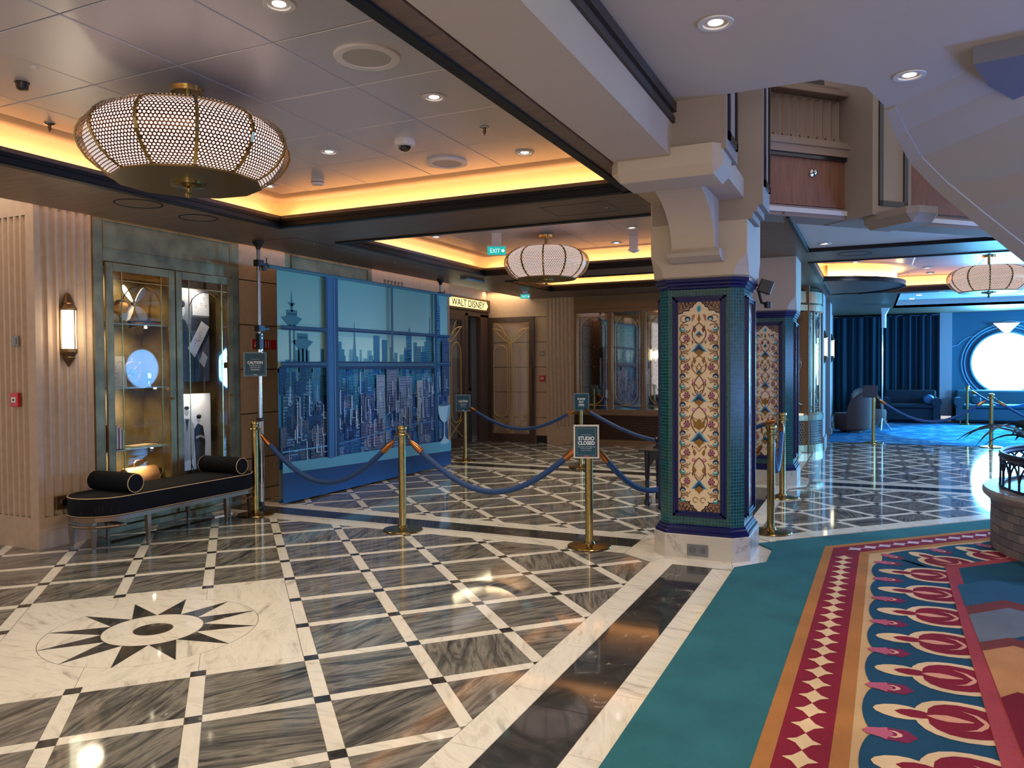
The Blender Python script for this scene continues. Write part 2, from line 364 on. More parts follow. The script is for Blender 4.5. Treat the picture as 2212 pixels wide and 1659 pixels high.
def strip(x0, x1, y0, y1, m, ln, along='y', ph=0):
    a0, a1 = (y0, y1) if along == 'y' else (x0, x1); k = a0-ph
    while k < a1-.02:
        p, q = max(k, a0)+G, min(k+ln, a1)-G
        if q-p > .02:
            if along == 'y': tiles['border_tile'].append(([(x0+G, p), (x1-G, p), (x1-G, q), (x0+G, q)], m))
            else: tiles['border_tile'].append(([(p, y0+G), (q, y0+G), (q, y1-G), (p, y1-G)], m))
        k += ln
for (ya, yb) in ((-2, 5.98), (7.2, 10.2), (11.5, 14.4)):
    for (a, b, m, l, p) in ((-1.585, -1.41, WHITE, .62, .2), (-1.41, -1.10, DARK, .62, .35), (-1.10, -.945, WHITE, .62, .1)): strip(a, b, ya, yb, m, l, 'y', p)
for yc in (6.56, 10.84):
    for (a, b, m, l, p) in ((yc-.39, yc-.15, WHITE, .62, .1), (yc-.15, yc+.155, DARK, .6, .25), (yc+.155, yc+.37, WHITE, .62, .3)): strip(-7.3 if yc > 10 else -6.49, -1.862, a, b, m, l, 'x', p)
for (a, b, m, l) in ((10.52, 10.70, WHITE, .62), (10.70, 10.98, DARK, .6), (10.98, 11.25, WHITE, .62)): strip(-.72, 9, a, b, m, l, 'x', 0)
# white octagon of slabs round each column
for yc in (6.59, 10.82):
    cx = -1.255; o8 = [(-1.86, yc-.42), (-1.86, yc+.36), (-1.585, yc+.61), (-.945, yc+.61), (-.78, yc+.45), (-.75, yc+.1), (-.75, yc-.32), (-.945, yc-.61), (-1.585, yc-.61)]
    i8 = [(-1.6, yc-.3), (-1.6, yc+.3), (-1.5, yc+.36), (-1.0, yc+.36), (-.9, yc+.3), (-.9, yc+.05), (-.9, yc-.3), (-1.0, yc-.36), (-1.5, yc-.36)]
    for k in range(9):
        q = [o8[k], o8[(k+1) % 9], i8[(k+1) % 9], i8[k]]
        c = (sum(p[0] for p in q)/4, sum(p[1] for p in q)/4)
        tiles['border_tile'].append(([(c[0]+(p[0]-c[0])*.99, c[1]+(p[1]-c[1])*.99) for p in q], WHITE))
# white slabs along the diagonal carpet edge
dA = Vector((.7071, .7071)); p0 = Vector((-.755, 7.157)); tiles['border_tile'].append(([(-.938, 7.215), (-.775, 7.055), (-.757, 7.162), (-.888, 7.293), (-.748, 7.44), (-.938, 7.44)], WHITE))
for k in range(6):
    a = p0+dA*(k*.6+.003); b = p0+dA*((k+1)*.6-.003); n = Vector((-.7071, .7071))*.19
    tiles['border_tile'].append(([tuple(a), tuple(b), tuple(b+n), tuple(a+n)], WHITE))
# sun medallion
def at(i, j): return (O_A[0]+i*U[0]+j*V[0], O_A[1]+i*U[1]+j*V[1])
mc = at(-1.5, 3.5); RM = .5946*1.55/1.55; RM = .595; ph = math.radians(120.26)
def pol(r, a): return (mc[0]+r*math.cos(a), mc[1]+r*math.sin(a))
mp = tiles['medallion_piece']
for k in range(12):
    a = ph-k*PI/6; h = PI/12
    ar = [pol(.2795, a-h+.004+(2*h-.008)*t/6) for t in range(7)]
    mp.append((ar+[pol(RM-.003, a)], DARK))
    b0 = a; b1 = a+PI/6
    mp.append(([pol(.28, a+h)]+[pol(RM-.002, b0+.005+(PI/6-.01)*t/6) for t in range(7)], WHITE))
for k in range(4):
    a = ph+PI/12+.35+k*PI/2
    mp.append(([pol(.277, a+.004+(PI/2-.008)*t/10) for t in range(11)]+[pol(.1105, a+PI/2-.008-(PI/2-.016)*t/10) for t in range(11)], WHITE))
mp.append(([pol(.108, 2*PI*t/40) for t in range(40)], DARK))
cu_, cv_ = .5-.0, .5
he = .933/1.0  # half side of the field in cell units less the strips
def loc_(a, b): return (mc[0]+a*U[0]+b*V[0], mc[1]+a*U[1]+b*V[1])
def circ_hit(fix, val, sgn):
    lo, hi = 0, 1.45
    for _ in range(40):
        m_ = (lo+hi)/2; p = loc_(val, sgn*m_) if fix == 'a' else loc_(sgn*m_, val)
        if math.hypot(p[0]-mc[0], p[1]-mc[1]) < RM+.002: lo = m_
        else: hi = m_
    return hi
HS = 1.5-.068
cuts = []
for (fix, val, sgn) in (('b', -.5, 1), ('b', .5, 1), ('a', .5, 1), ('a', -.5, 1), ('b', .5, -1), ('b', -.5, -1), ('a', -.5, -1), ('a', .5, -1)):
    h = circ_hit(fix, val, sgn); inn = (val, sgn*h) if fix == 'a' else (sgn*h, val); out = (val, sgn*HS) if fix == 'a' else (sgn*HS, val); cuts.append((inn, out))
cor = {1: (HS, HS), 3: (-HS, HS), 5: (-HS, -HS), 7: (HS, -HS)}
for k in range(8):
    (i0, o0), (i1, o1) = cuts[k], cuts[(k+1) % 8]
    pts = [loc_(*i0), loc_(*o0)]+([loc_(*cor[k])] if k in cor else [])+[loc_(*o1), loc_(*i1)]
    a1 = math.atan2(pts[-1][1]-mc[1], pts[-1][0]-mc[0]); a0 = math.atan2(pts[0][1]-mc[1], pts[0][0]-mc[0])
    d = (a0-a1+PI) % (2*PI)-PI
    pts += [pol(RM+.003, a1+d*t/8) for t in range(1, 8)]
    c = (sum(p[0] for p in pts)/len(pts), sum(p[1] for p in pts)/len(pts))
    mp.append(([(c[0]+(p[0]-c[0])*.994, c[1]+(p[1]-c[1])*.994) for p in pts], WHITE))
def inview(c, m=120):
    q = px((c[0], c[1], 0)); return q and -m < q[0] < 2212+m and 700 < q[1] < 1659+m*1.5
for nm, L_ in tiles.items():
    it = []
    for poly, m in L_:
        c = (sum(p[0] for p in poly)/len(poly), sum(p[1] for p in poly)/len(poly))
        it.append((not inview(c), math.hypot(*c), c, poly, m))
    it.sort(key=lambda t: (t[0], t[1])); lim = 300; rest = {}
    for n_, (out, dist, c, poly, m) in enumerate(it):
        if n_ < lim and not out and (dist < 11.8):
            b = MB(); b.prism([(p[0]-c[0], p[1]-c[1]) for p in poly], -.0018, 0); obj(nm, b, m, FLOOR, (c[0], c[1], 0))
        else: rest.setdefault(m.name, (MB(), m))[0].prism(poly, -.0018, 0)
    for b, m in rest.values(): obj(nm, b, m, FLOOR, kind='stuff')
# blue patterned carpet of the far lounge
fc = Art(lambda u, v, h: (u, v, .004+h), .0006); fc.rect(-.8, 16.74, 8.1, 23.7, (10, 92, 140)); fc.up()
for k in range(1500):
    y = R.uniform(16.8, 23.6); x = R.uniform(-.6, 7); l = R.uniform(.05, .17); t = .025
    fc.poly([(x-l, y), (x-l*.3, y-t), (x+l*.2, y-t*.5), (x+l, y), (x+l*.3, y+t), (x-l*.4, y+t*.7)], R.choice([(150, 200, 210), (60, 150, 200), (190, 205, 190), (20, 60, 120)]))
lc = obj('lounge_carpet', fc.mb, P_RUG, label='blue carpet with pale flecks in the far lounge under the porthole', cat='carpet')
# ------------------------------------------------------------------ PATTERNED CARPET
T_ = (44, 104, 110); NV = (24, 72, 98); OR = (176, 116, 58); RD = (134, 22, 44); BG = (206, 168, 118); PK = (168, 66, 72); CRM = (228, 196, 150); LP = (186, 92, 116); MG = (128, 36, 72)
K = 7.41
def sk(x, y): return x+.015*(y-3.1)
CZ = .012
rug = thing('patterned_carpet', 'teal carpet with red diamond border and pomegranate motifs at the right', 'carpet', (0, 0, 0))
base = Art(lambda u, v, h: (u, v, CZ+h))
out = [(-.945, -2.5), (-.945, 6.03), (-.745, 6.29), (-.749, 6.735), (-.89, 6.93), (3.2, 11.0), (9, 11.0), (9, -2.5)]
b = MB(); b.prism(out, 0, CZ, 0, col=lin(T_)); obj('carpet_field', b, P_RUG, rug)
def mit(d, off=0):  # corner of the band line lying d inside the orange edge
    x = -.385+d; return (x+.03, x+K-1.414*d-.0)
def band(art, d0, d1, c, y0=-2.5):
    a, b_ = mit(d0), mit(d1)
    art.poly([(sk(-.42+d0, y0), y0), (sk(-.42+d1, y0), y0), b_, a], c)
    e = 4.2; art.poly([a, b_, (b_[0]+e, b_[1]+e), (a[0]+e, a[1]+e)], c)
bd = Art(lambda u, v, h: (u, v, CZ+.0008+h), .0006)
band(bd, 0, .068, OR); band(bd, .068, .27, RD); band(bd, .27, .34, OR); band(bd, .34, .44, BG)
obj('border_band', bd.mb, P_RUG, rug)
def place(s, t, k):  # s: depth from the orange edge, t: distance along; k: 0 straight leg, 1 diagonal leg
    if k == 0: return (sk(-.42+s, t), t)
    a = mit(s); b0 = mit(.17); q = t-(s-.17)*.414
    return (a[0]+(q)*.7071, a[1]+(q)*.7071)
DSH = [(-1, 0), (-.45, .3), (0, 1), (.45, .3), (1, 0), (.45, -.3), (0, -1), (-.45, -.3)]
def diamond(leg, y, w2, c):
    dm = Art(lambda u, v, h: (u, v, CZ+.0022+h)); dm.poly([place(.17+a*w2, y+b*.078, leg) for a, b in DSH], c); obj('diamond_motif', dm.mb, P_RUG, rug)
y = -1.6+.001
while y < 6.72: diamond(0, y, .068, CRM); y += .159
y = .09
while y < 3.6: diamond(1, y, .062, (205, 190, 200)); y += .159
# scalloped navy ground and motifs
sc = Art(lambda u, v, h: (u, v, CZ+.0022+h), .0005); band(sc, .435, .88, NV); sc.up()
P0 = 3.79; SP = .512
def wav(t, ph0, leg, i0, i1, mx):
    pts = []
    for i in range(i0, i1):
        cy = ph0+i*SP
        for q in range(13):
            tt = cy-SP/2+SP*q/12; d = .375+.055*(1-abs(math.sin(PI*(q/12))) ** .55); pts.append((d, tt))
    return pts
pts = [p for p in wav(0, P0, 0, -11, 6, 0)]
sc.poly([place(d, t, 0) for d, t in pts]+[place(.86, pts[-1][1], 0), place(.86, pts[0][1], 0)], NV)
cap = [(.375, 6.60), (.86, 6.60)]
sc.up(); a_, b_ = place(.43, pts[-1][1], 0), place(.86, pts[-1][1], 0)
pd = wav(0, .42, 1, 0, 7, 0)
sc.poly([a_, b_, place(.86, .12, 1), place(.43, .16, 1)], NV)
sc.up(); sc.poly([place(d, t, 1) for d, t in pd]+[place(.86, pd[-1][1], 1), place(.86, pd[0][1], 1)], NV)
obj('scalloped_ground', sc.mb, P_RUG, rug)
def motif(leg, t0):
    ar = Art(lambda u, v, h: (*place(.43+u, t0+v, leg), CZ+.004+h), .0008)
    def sym(pr, c): ar.poly([(s, h) for s, h in pr]+[(s, -h) for s, h in pr[::-1] if h > 0], c)
    sym([(-.012, 0), (.0, .03), (.035, .058), (.08, .074), (.125, .074), (.158, .062), (.165, .09), (.19, .14), (.23, .178), (.28, .2), (.34, .208), (.41, .2), (.455, .182)], CRM); ar.up()
    sym([(.075, 0), (.1, .028), (.14, .042), (.18, .04), (.205, .03), (.21, .08), (.235, .125), (.28, .158), (.33, .168), (.39, .16), (.455, .135)], RD); ar.up()
    sym([(.2, 0), (.235, .022), (.28, .034), (.32, .026), (.38, .004)], (224, 160, 130)); ar.up()
    ar.poly([(.34, .105), (.385, .07), (.405, .03), (.42, 0), (.405, -.03), (.385, -.07), (.34, -.105), (.40, -.08), (.43, -.035), (.438, 0), (.43, .035), (.40, .08)], (224, 160, 130))
    obj('pomegranate_motif', ar.mb, P_RUG, rug)
def floret(leg, t0):
    ar = Art(lambda u, v, h: (*place(.40+u, t0+v, leg), CZ+.004+h), .0008)
    ar.poly([(.08+.075*math.cos(a)*(1+.08*math.cos(6*a))+.03, .062*math.sin(a)*(1+.1*math.cos(6*a))) for a in [2*PI*i/30 for i in range(30)]], MG); ar.up()
    ar.poly([(-.02, 0), (.0, .03), (.05, .045), (.075, .06), (.08, .03), (.1, .01), (.1, -.01), (.08, -.03), (.075, -.06), (.05, -.045), (0, -.03)], LP); ar.up()
    ar.poly([(.08, .03), (.105, .034), (.13, .015), (.135, 0), (.13, -.015), (.105, -.034), (.08, -.03), (.11, -.015), (.115, 0), (.11, .015)], (226, 170, 150))
    obj('floret_motif', ar.mb, P_RUG, rug)
for i in range(-7, 6): motif(0, P0+i*SP-.0)
for i in range(-7, 7): floret(0, 3.55+i*SP-.01)
for i in range(0, 5): motif(1, .42+i*SP)
for i in range(0, 5): floret(1, .16+i*SP)
# pink line and inner field
pl = Art(lambda u, v, h: (u, v, CZ+.0072+h), .0005)
def pkline(d0, d1):
    a, b_ = mit(d0), mit(d1)
    pl.poly([(sk(-.42+d0, -2.5), -2.5), (sk(-.42+d1, -2.5), -2.5), b_, a], PK); pl.poly([a, b_, (b_[0]+4, b_[1]+4), (a[0]+4, a[1]+4)], PK)
inn = mit(.93); pl.poly([(sk(.51, -2.5), -2.5), inn, (inn[0]+4, inn[1]+4), (9, inn[1]+4), (9, -2.5)], (24, 78, 96)); pl.up()
pkline(.86, .95); pl.up()
def chev(y0, y1, c, dy=.25, w_=.24):  # chevron band: left foot at y0, rising to its peak, from the pink line
    xl = .54; pl.poly([(xl, y0), (xl+w_, y0+dy), (xl+w_+1.1, y0-.45), (xl+w_+1.1, y1-.45), (xl+w_, y1+dy), (xl, y1)], c)
for ch in ((5.57, 6.12, (44, 92, 112)), (5.42, 5.60, (120, 60, 52)), (4.86, 5.42, (112, 120, 124)), (4.72, 4.9, (120, 60, 52), .15, .16), (4.1, 4.76, (196, 138, 86), .15, .16), (2.6, 4.12, (120, 20, 34), .1, .08)): chev(*ch); pl.up()
pl.up()
for r_, c in ((.62, (130, 60, 78)), (.5, (18, 60, 96))): pl.disc(1.75, 6.1, r_, c, n=40); pl.up()
obj('inner_field', pl.mb, P_RUG, rug)
# ------------------------------------------------------------------ CEILING: soffits, coves, metal panels
SZ = 2.93; CZ2 = 3.2
LED = emis('led_strip', (255, 170, 70), 3.2)
COVE = mat('cove_paint', (236, 206, 160), .7)
holes = [(-5.25, -1.75, -.6, 5.94), (-5.31, -1.78, 6.94, 10.42), (-5.32, -1.8, 11.29, 13.11), (-.75, 4.6, 11.17, 16.4), (.5, 6.4, 16.95, 21.2), (-.73, 9, -3, 10.06)]
xs = sorted({-9, -.88, -6.34, 9, *[h[0] for h in holes], *[h[1] for h in holes], -1.62, -1.21}); ys = sorted({4.3, 14.5, 7.5, -3, 24.4, 6.97, *[h[2] for h in holes], *[h[3] for h in holes], 14.5, 5.2})
cb = MB()
for x0, x1 in zip(xs, xs[1:]):
    for y0, y1 in zip(ys, ys[1:]):
        cx, cy = (x0+x1)/2, (y0+y1)/2
        if any(h[0] < cx < h[1] and h[2] < cy < h[3] for h in holes): continue
        if cy > 14.5 and cx < -2.5: continue
        if -1.62 < cx < -.73 and cy < 6.97: continue
        if cx < -6.34: continue
        if -.88 < cx < -.73 and cy < 7.5: continue
        cb.box(x0, x1, y0, y1, SZ, SZ+.06)
cb.prism([(-.75, 13.0)]+[(-1.0+1.5*math.cos(math.radians(a)), 15.1+1.5*math.sin(math.radians(a))) for a in range(-80, 61, 10)]+[(-.75, 16.4)], SZ, SZ+.06)
CEIL = struct('ceiling', cb, SOFF)
tn = 0
def cove(h, n, lit=True, arcs=None, e=11):
    global tn
    x0, x1, y0, y1 = h
    t = MB()
    for (a, b_, z0, z1) in ((-.035, .03, SZ-.014, SZ+.002), (.0, .04, SZ-.006, SZ+.022), (.006, .03, SZ+.022, SZ+.04), (.0, .04, SZ+.04, SZ+.068)):
        t.box(x0+a, x0+b_, y0, y1, z0, z1); t.box(x1-b_, x1-a, y0, y1, z0, z1); t.box(x0+a, x1-a, y0+a, y0+b_, z0, z1); t.box(x0+a, x1-a, y1-b_, y1-a, z0, z1)
    tn += 1; struct('trim_%d' % tn, t, BLKTRIM)
    c = MB(); s = .15
    # brown fascia, ledge, cove wall
    f0, f1 = SZ+.068, SZ+.105
    for (a0, a1, b0, b1) in ((x0-.01, x0+.012, y0, y1), (x1-.012, x1+.01, y0, y1), (x0, x1, y0-.01, y0+.012), (x0, x1, y1-.012, y1+.01)): c.box(a0, a1, b0, b1, f0, f1, 0)
    c.box(x0-s-.04, x0-s, y0-s, y1+s, SZ+.06, CZ2, 1); c.box(x1+s, x1+s+.04, y0-s, y1+s, SZ+.06, CZ2, 1)
    c.box(x0-s, x1+s, y0-s-.04, y0-s, SZ+.06, CZ2, 1); c.box(x0-s, x1+s, y1+s, y1+s+.04, SZ+.06, CZ2, 1)
    m = .16
    for (a0, a1, b0, b1) in ((x0-s, x0+m, y0-s, y1+s), (x1-m, x1+s, y0-s, y1+s), (x0+m, x1-m, y0-s, y0+m), (x0+m, x1-m, y1-m, y1+s)): c.box(a0, a1, b0, b1, CZ2, CZ2+.03, 2)
    obj('cove', c, [SOFF, COVE, CREAM], CEIL)
    if lit:
        zz = SZ+.075; col = (1, .57, .25)
        for (p, d, L_) in (((x0-.05, (y0+y1)/2, zz), (-1, 0, .55), y1-y0), ((x1+.05, (y0+y1)/2, zz), (1, 0, .55), y1-y0)):
            o = area(p, d, .04, L_, e*L_, col, 'led_light'); 
            o.matrix_world = mat_dir(p, d, (0, 1, 0))
        for (p, d, L_) in ((((x0+x1)/2, y0-.05, zz), (0, -1, .55), x1-x0), (((x0+x1)/2, y1+.05, zz), (0, 1, .55), x1-x0)):
            o = area(p, d, .04, L_, e*L_, col, 'led_light'); o.matrix_world = mat_dir(p, d, (1, 0, 0))
def mat_dir(p, d, yax):
    z = -Vector(d).normalized(); y = Vector(yax).normalized(); x = y.cross(z).normalized()
    m = Matrix((x, y, z)).transposed().to_4x4(); m.translation = p; return m
def panels(h, x_ref, y_ref, m=.16, px_=.665, py_=.675, mt=PANELM):
    x0, x1, y0, y1 = h[0]+m, h[1]-m, h[2]+m, h[3]-m
    i0 = math.floor((x0-x_ref)/px_); j0 = math.floor((y0-y_ref)/py_)
    me_cache = {}
    for i in range(i0, i0+18):
        for j in range(j0, j0+18):
            a0, a1 = max(x0, x_ref+i*px_)+.003, min(x1, x_ref+(i+1)*px_)-.003; b0, b1 = max(y0, y_ref+j*py_)+.003, min(y1, y_ref+(j+1)*py_)-.003
            if a1-a0 < .03 or b1-b0 < .03: continue
            w2, d2 = (a1-a0)/2, (b1-b0)/2; key = (round(w2, 3), round(d2, 3)); t = (i*7+j*3) % 3*.0006
            if key not in me_cache:
                b = MB(); b.loft([[(-w2, -d2, .02), (w2, -d2, .02), (w2, d2, .02), (-w2, d2, .02)], [(-w2, -d2, .003), (w2, -d2, .003), (w2, d2, .003), (-w2, d2, .003)], [(-w2+.004, -d2+.004, 0), (w2-.004, -d2+.004, 0), (w2-.004, d2-.004, 0), (-w2+.004, d2-.004, 0)]])
                b.f = [f[::-1] for f in b.f]
                me = b.mesh('ceiling_panel'); me.materials.append(mt); me_cache[key] = me
            o = link('ceiling_panel', me_cache[key], CEIL, ((a0+a1)/2, (b0+b1)/2, CZ2-t)); o.rotation_euler = (R.uniform(-.002, .002), R.uniform(-.002, .002), 0)
    b = MB(); b.box(x0-.02, x1+.02, y0-.02, y1+.02, CZ2+.031, CZ2+.05); obj('ceiling_void', b, mat('joint_grey', (190, 184, 182), .6), CEIL)
for n_, h in enumerate(holes[:4]):
    cove(h, n_, e=(4.2, 4.2, 3.8, 5.5)[n_])
panels(holes[0], -3.425, 3.085); panels(holes[1], -3.425, 7.1); panels(holes[2], -3.425, 11.6); panels(holes[3], -.4, 11.8, px_=1.0, py_=1.0)
# far lounge raised ceiling and the atrium side ceiling
b = MB(); b.box(.5, 6.4, 16.95, 21.2, 3.1, 3.14); b.box(.46, .5, 16.95, 21.2, SZ, 3.1); b.box(.46, 6.4, 21.2, 21.24, SZ, 3.1); obj('raised_ceiling', b, WPAINT, CEIL)
b = MB(); b.prism([(-.73, 7.55), (-.9, 7.35), (4.6, 12.8), (9, 12.8), (9, 13.0), (-.73, 13.0)], 2.99, 3.02); b2 = MB()
b2.prism([(-.9, 7.33), (1.83, 10.06), (-.73, 10.06), (-.73, 7.498), (-.9, 7.498)], 2.955, 3.0)
obj('atrium_soffit', b2, WPAINT, CEIL)
tb = MB()
for a, z0, z1 in ((0, SZ-.02, SZ+.02), (.006, SZ+.02, SZ+.035), (0, SZ+.035, SZ+.05)):
    tb.box(-.73, -.695+a, 7.6, 10.06, z0, z1); tb.box(-.73, 9, 10.025, 10.06, z0, z1)
tn += 1; struct('trim_%d' % tn, tb, BLKTRIM)
tb = MB()
for r0, r1, z0, z1 in ((1.5, 1.535, SZ-.02, SZ+.02), (1.505, 1.525, SZ+.02, SZ+.035), (1.5, 1.535, SZ+.035, SZ+.06)):
    for a in range(-80, 60, 5):
        q = [(-1+r*math.cos(math.radians(t)), 15.1+r*math.sin(math.radians(t))) for r, t in ((r0, a), (r1, a), (r1, a+5), (r0, a+5))]
        tb.prism(q, z0, z1)
tn += 1; struct('trim_%d' % tn, tb, BLKTRIM)
cv = MB()
for a in range(-76, 56, 4):
    q = [(-1+r*math.cos(math.radians(t)), 15.1+r*math.sin(math.radians(t))) for r, t in ((1.36, a), (1.39, a), (1.39, a+4), (1.36, a+4))]
    cv.prism(q, SZ+.07, CZ2)
cv.prism([(-.8, 13.5)]+[(-1+1.7*math.cos(math.radians(a)), 15.1+1.7*math.sin(math.radians(a))) for a in range(-78, 56, 6)]+[(-.8, 16)], CZ2-.004, CZ2)
obj('curved_cove', cv, COVE, CEIL)
for a in range(-70, 50, 24):
    p = (-1+1.44*math.cos(math.radians(a)), 15.1+1.44*math.sin(math.radians(a)), SZ+.085); d = (-math.cos(math.radians(a)), -math.sin(math.radians(a)), .5)
    o = area(p, d, .04, .6, 6, (1, .52, .17), 'led_light'); o.matrix_world = mat_dir(p, d, (-math.sin(math.radians(a)), math.cos(math.radians(a)), 0))
# lighting slots at the wall heads
def slot(p, L_, yax, e, col=(1, .5, .2)):
    o = area(p, (0, 0, -1), .05, L_, e, col, 'wall_washer'); o.matrix_world = mat_dir(p, (0, 0, -1), yax)
slot((-6.41, 8.0, 3.2), 7.2, (0, 1, 0), 16)
slot((-6.41, 3.2, 3.2), 2.2, (0, 1, 0), 4)
slot((-7.2, 4.1, 3.3), 1.4, (1, 0, 0), 5, (1, .8, .6))
slot((-4.5, 14.42, 3.1), 2.8, (1, 0, 0), 14)
slot((-6.9, 14.38, 3.1), .9, (1, 0, 0), 7, (1, .7, .4))
# ------------------------------------------------------------------ WALLS
WX = -6.49
def flutes(b, n, w_, fn, z0, z1, dep=.027):
    """vertical concave flutes; fn(s, depth, z) -> point"""
    k = 7
    for i in range(n):
        a0 = i*w_; g = w_*.14; pts = [(a0, 0), (a0+g, 0)]+[(a0+g+(w_-2*g)*t/k, dep*math.sin(PI*t/k)) for t in range(1, k)]+[(a0+w_-g, 0), (a0+w_, 0)]
        for (s0, d0), (s1, d1) in zip(pts, pts[1:]): b.add([fn(s0, d0, z0), fn(s1, d1, z0), fn(s1, d1, z1), fn(s0, d0, z1)], [(0, 1, 2, 3)])
        ring = [fn(s, d, z1) for s, d in pts]; 
        if len(ring) > 2:
            b.add(ring, [tuple(range(len(ring)))[::-1]]); ring = [fn(s, d, z0) for s, d in pts]; b.add(ring, [tuple(range(len(ring)))])
# left wall near corner: solid core with fluted cladding
b = MB(); b.box(-9, WX-.03, 4.3185, 4.83, 0, 3.6); b.box(-9, WX-.1, 4.29, 4.314, 2.88, 3.6); b.box(-9, WX-.1, 4.29, 4.314, 0, .27); b.box(WX-.1, WX, 4.29, 4.33, 0, 3.6); b.box(WX-.03, WX, 4.33, 4.83, 3.0, 3.6); b.box(WX-.03, WX, 4.33, 4.83, 0, .27)
flutes(b, 6, .083, lambda s, d, z: (WX-d, 4.33+s, z), .27, 3.0)
flutes(b, 22, .08, lambda s, d, z: (WX-.1-s, 4.29+d, z), .27, 2.88)
struct('wall_left', b, STONE)
b = MB(); b.box(-9, WX+.012, 4.278, 4.83, 0, .15); struct('baseboard_left', b, STONE)
b = MB(); b.box(-9, -8.25, 3.4, 4.3, 0, .5); struct('wall_recess', b, BLACK)
# panelled wall behind the backdrop
def slabwall(name, a0, a1, fn, joints, z1=3.3, m=STONE, core=True, inset=.012):
    """stone slabs with recessed joints; fn(s, depth, z)"""
    zs = [0]+joints+[z1]
    root = MB()
    for (s0, s1, d0, d1, q0, q1) in ((a0, a1, .03, .06, 0, z1),):
        P = [fn(s, d, z) for s in (s0, s1) for d in (d0, d1) for z in (q0, q1)]; root.add(P, [(0, 1, 3, 2), (4, 6, 7, 5), (0, 4, 5, 1), (2, 3, 7, 6), (0, 2, 6, 4), (1, 5, 7, 3)])
    w_ = struct(name, root, BRONZE)
    for q0, q1 in zip(zs, zs[1:]):
        b = MB(); P = [fn(s, d, z) for s in (a0+.002, a1-.002) for d in (0, .03) for z in (q0+.006, q1-.006)]
        b.add(P, [(0, 1, 3, 2), (4, 6, 7, 5), (0, 4, 5, 1), (2, 3, 7, 6), (0, 2, 6, 4), (1, 5, 7, 3)]); obj('wall_panel', b, m, w_)
    return w_
J = [.14, .51, 1.03, 1.54, 2.05, 2.56]
left = lambda s, d, z: (WX-d, s, z)
slabwall('wall_left_panels', 6.63, 7.41, left, J); slabwall('wall_left_far', 9.22, 9.5, left, J); slabwall('wall_left_end', 10.05, 11.4, left, J)
b = MB(); b.box(WX-.06, WX+.001, 9.5, 10.05, 0, .27); b.box(WX-.06, WX+.001, 9.5, 10.05, 2.84, 3.3); flutes(b, 6, .55/6, lambda s, d, z: (WX-d, 9.5+s, z), .27, 2.84); struct('wall_left_fluted', b, STONE)
b = MB(); b.box(-7.4, WX, 11.4, 11.46, 0, 3.3); struct('wall_return', b, STONE)
b = MB(); b.box(WX-.5, WX-.4, 4.83, 6.63, 0, 3.3, 0); struct('wall_case_back', b, BPATINA)
# closed twin of the display case behind the backdrop
b = MB(); b.box(WX-.06, WX, 7.41, 9.22, 0, 3.3); b.box(WX, WX+.012, 7.52, 9.12, 2.68, 2.69); b.box(WX, WX+.012, 7.52, 9.12, 2.93, 2.94); b.box(WX, WX+.012, 7.52, 7.53, 2.68, 2.94); b.box(WX, WX+.012, 9.11, 9.12, 2.68, 2.94)
struct('wall_bronze_bay', b, BPATINA)
# far corner: recessed door wall, slab wall, fluted pier
b = MB(); b.box(-7.4, -7.31, 11.46, 12.1, 0, 3.3); b.box(-7.4, -7.31, 12.1, 14.6, 2.62, 3.3); b.box(-7.4, -7.31, 14.47, 14.6, 0, 2.7); struct('wall_door', b, STONE)
slabwall('wall_back', -7.31, -5.94, lambda s, d, z: (s, 14.5+d, z), J, 3.3)
b = MB(); b.box(-5.96, -5.38, 14.475, 14.6, 0, .2); b.box(-5.96, -5.38, 14.5, 14.6, 2.93, 3.3); b.box(-5.96, -5.38, 14.53, 14.6, .2, 3.0)
flutes(b, 7, .58/7, lambda s, d, z: (-5.96+s, 14.48+d, z), .35, 3.0, .02); b.box(-5.96, -5.38, 14.48, 14.5, .2, .35); struct('wall_back_fluted', b, STONE)
b = MB(); b.box(-5.38, -1.0, 14.62, 14.8, 0, 3.3); b.box(-2.0, -1.0, 14.5, 16.6, 0, 3.3, 0); struct('wall_back_core', b, BRONZE)
b = MB(); b.box(-5.94-.25, -5.96, 14.47, 14.5, 0, .14); struct('baseboard_back', b, BLACK)
# ------------------------------------------------------------------ display case
case = thing('display_case', 'tall bronze display case with two glass doors behind the black bench', 'display case', (WX, 5.73, 0))
C0 = -5.73
def cbox(b, x0, x1, y0, y1, z0, z1, mi=0): return b.box(x0, x1, y0+C0, y1+C0, z0, z1, mi)
b = MB(); cbox(b, -.02, .02, 4.83, 4.93, 0, 3.2); cbox(b, -.02, .02, 6.52, 6.63, 0, 3.2); cbox(b, -.02, .02, 4.93, 6.52, 2.56, 3.2); cbox(b, -.02, .02, 4.93, 6.52, 0, .06)
for (y0, y1, z0, z1) in ((4.93, 6.5, 2.68, 2.688), (4.93, 6.5, 2.932, 2.94), (4.93, 4.938, 2.68, 2.94), (6.492, 6.5, 2.68, 2.94)): cbox(b, .02, .026, y0, y1, z0, z1)
cbox(b, -.4, -.02, 4.9, 4.93, .3, 2.56); cbox(b, -.4, -.02, 6.52, 6.55, .3, 2.56); cbox(b, -.4, -.02, 5.69, 5.75, .3, 2.56); cbox(b, -.4, -.02, 4.9, 6.55, .26, .3); cbox(b, -.4, -.02, 4.9, 6.55, 2.52, 2.56)
obj('carcass', b, BPATINA, case, bevel=.003)
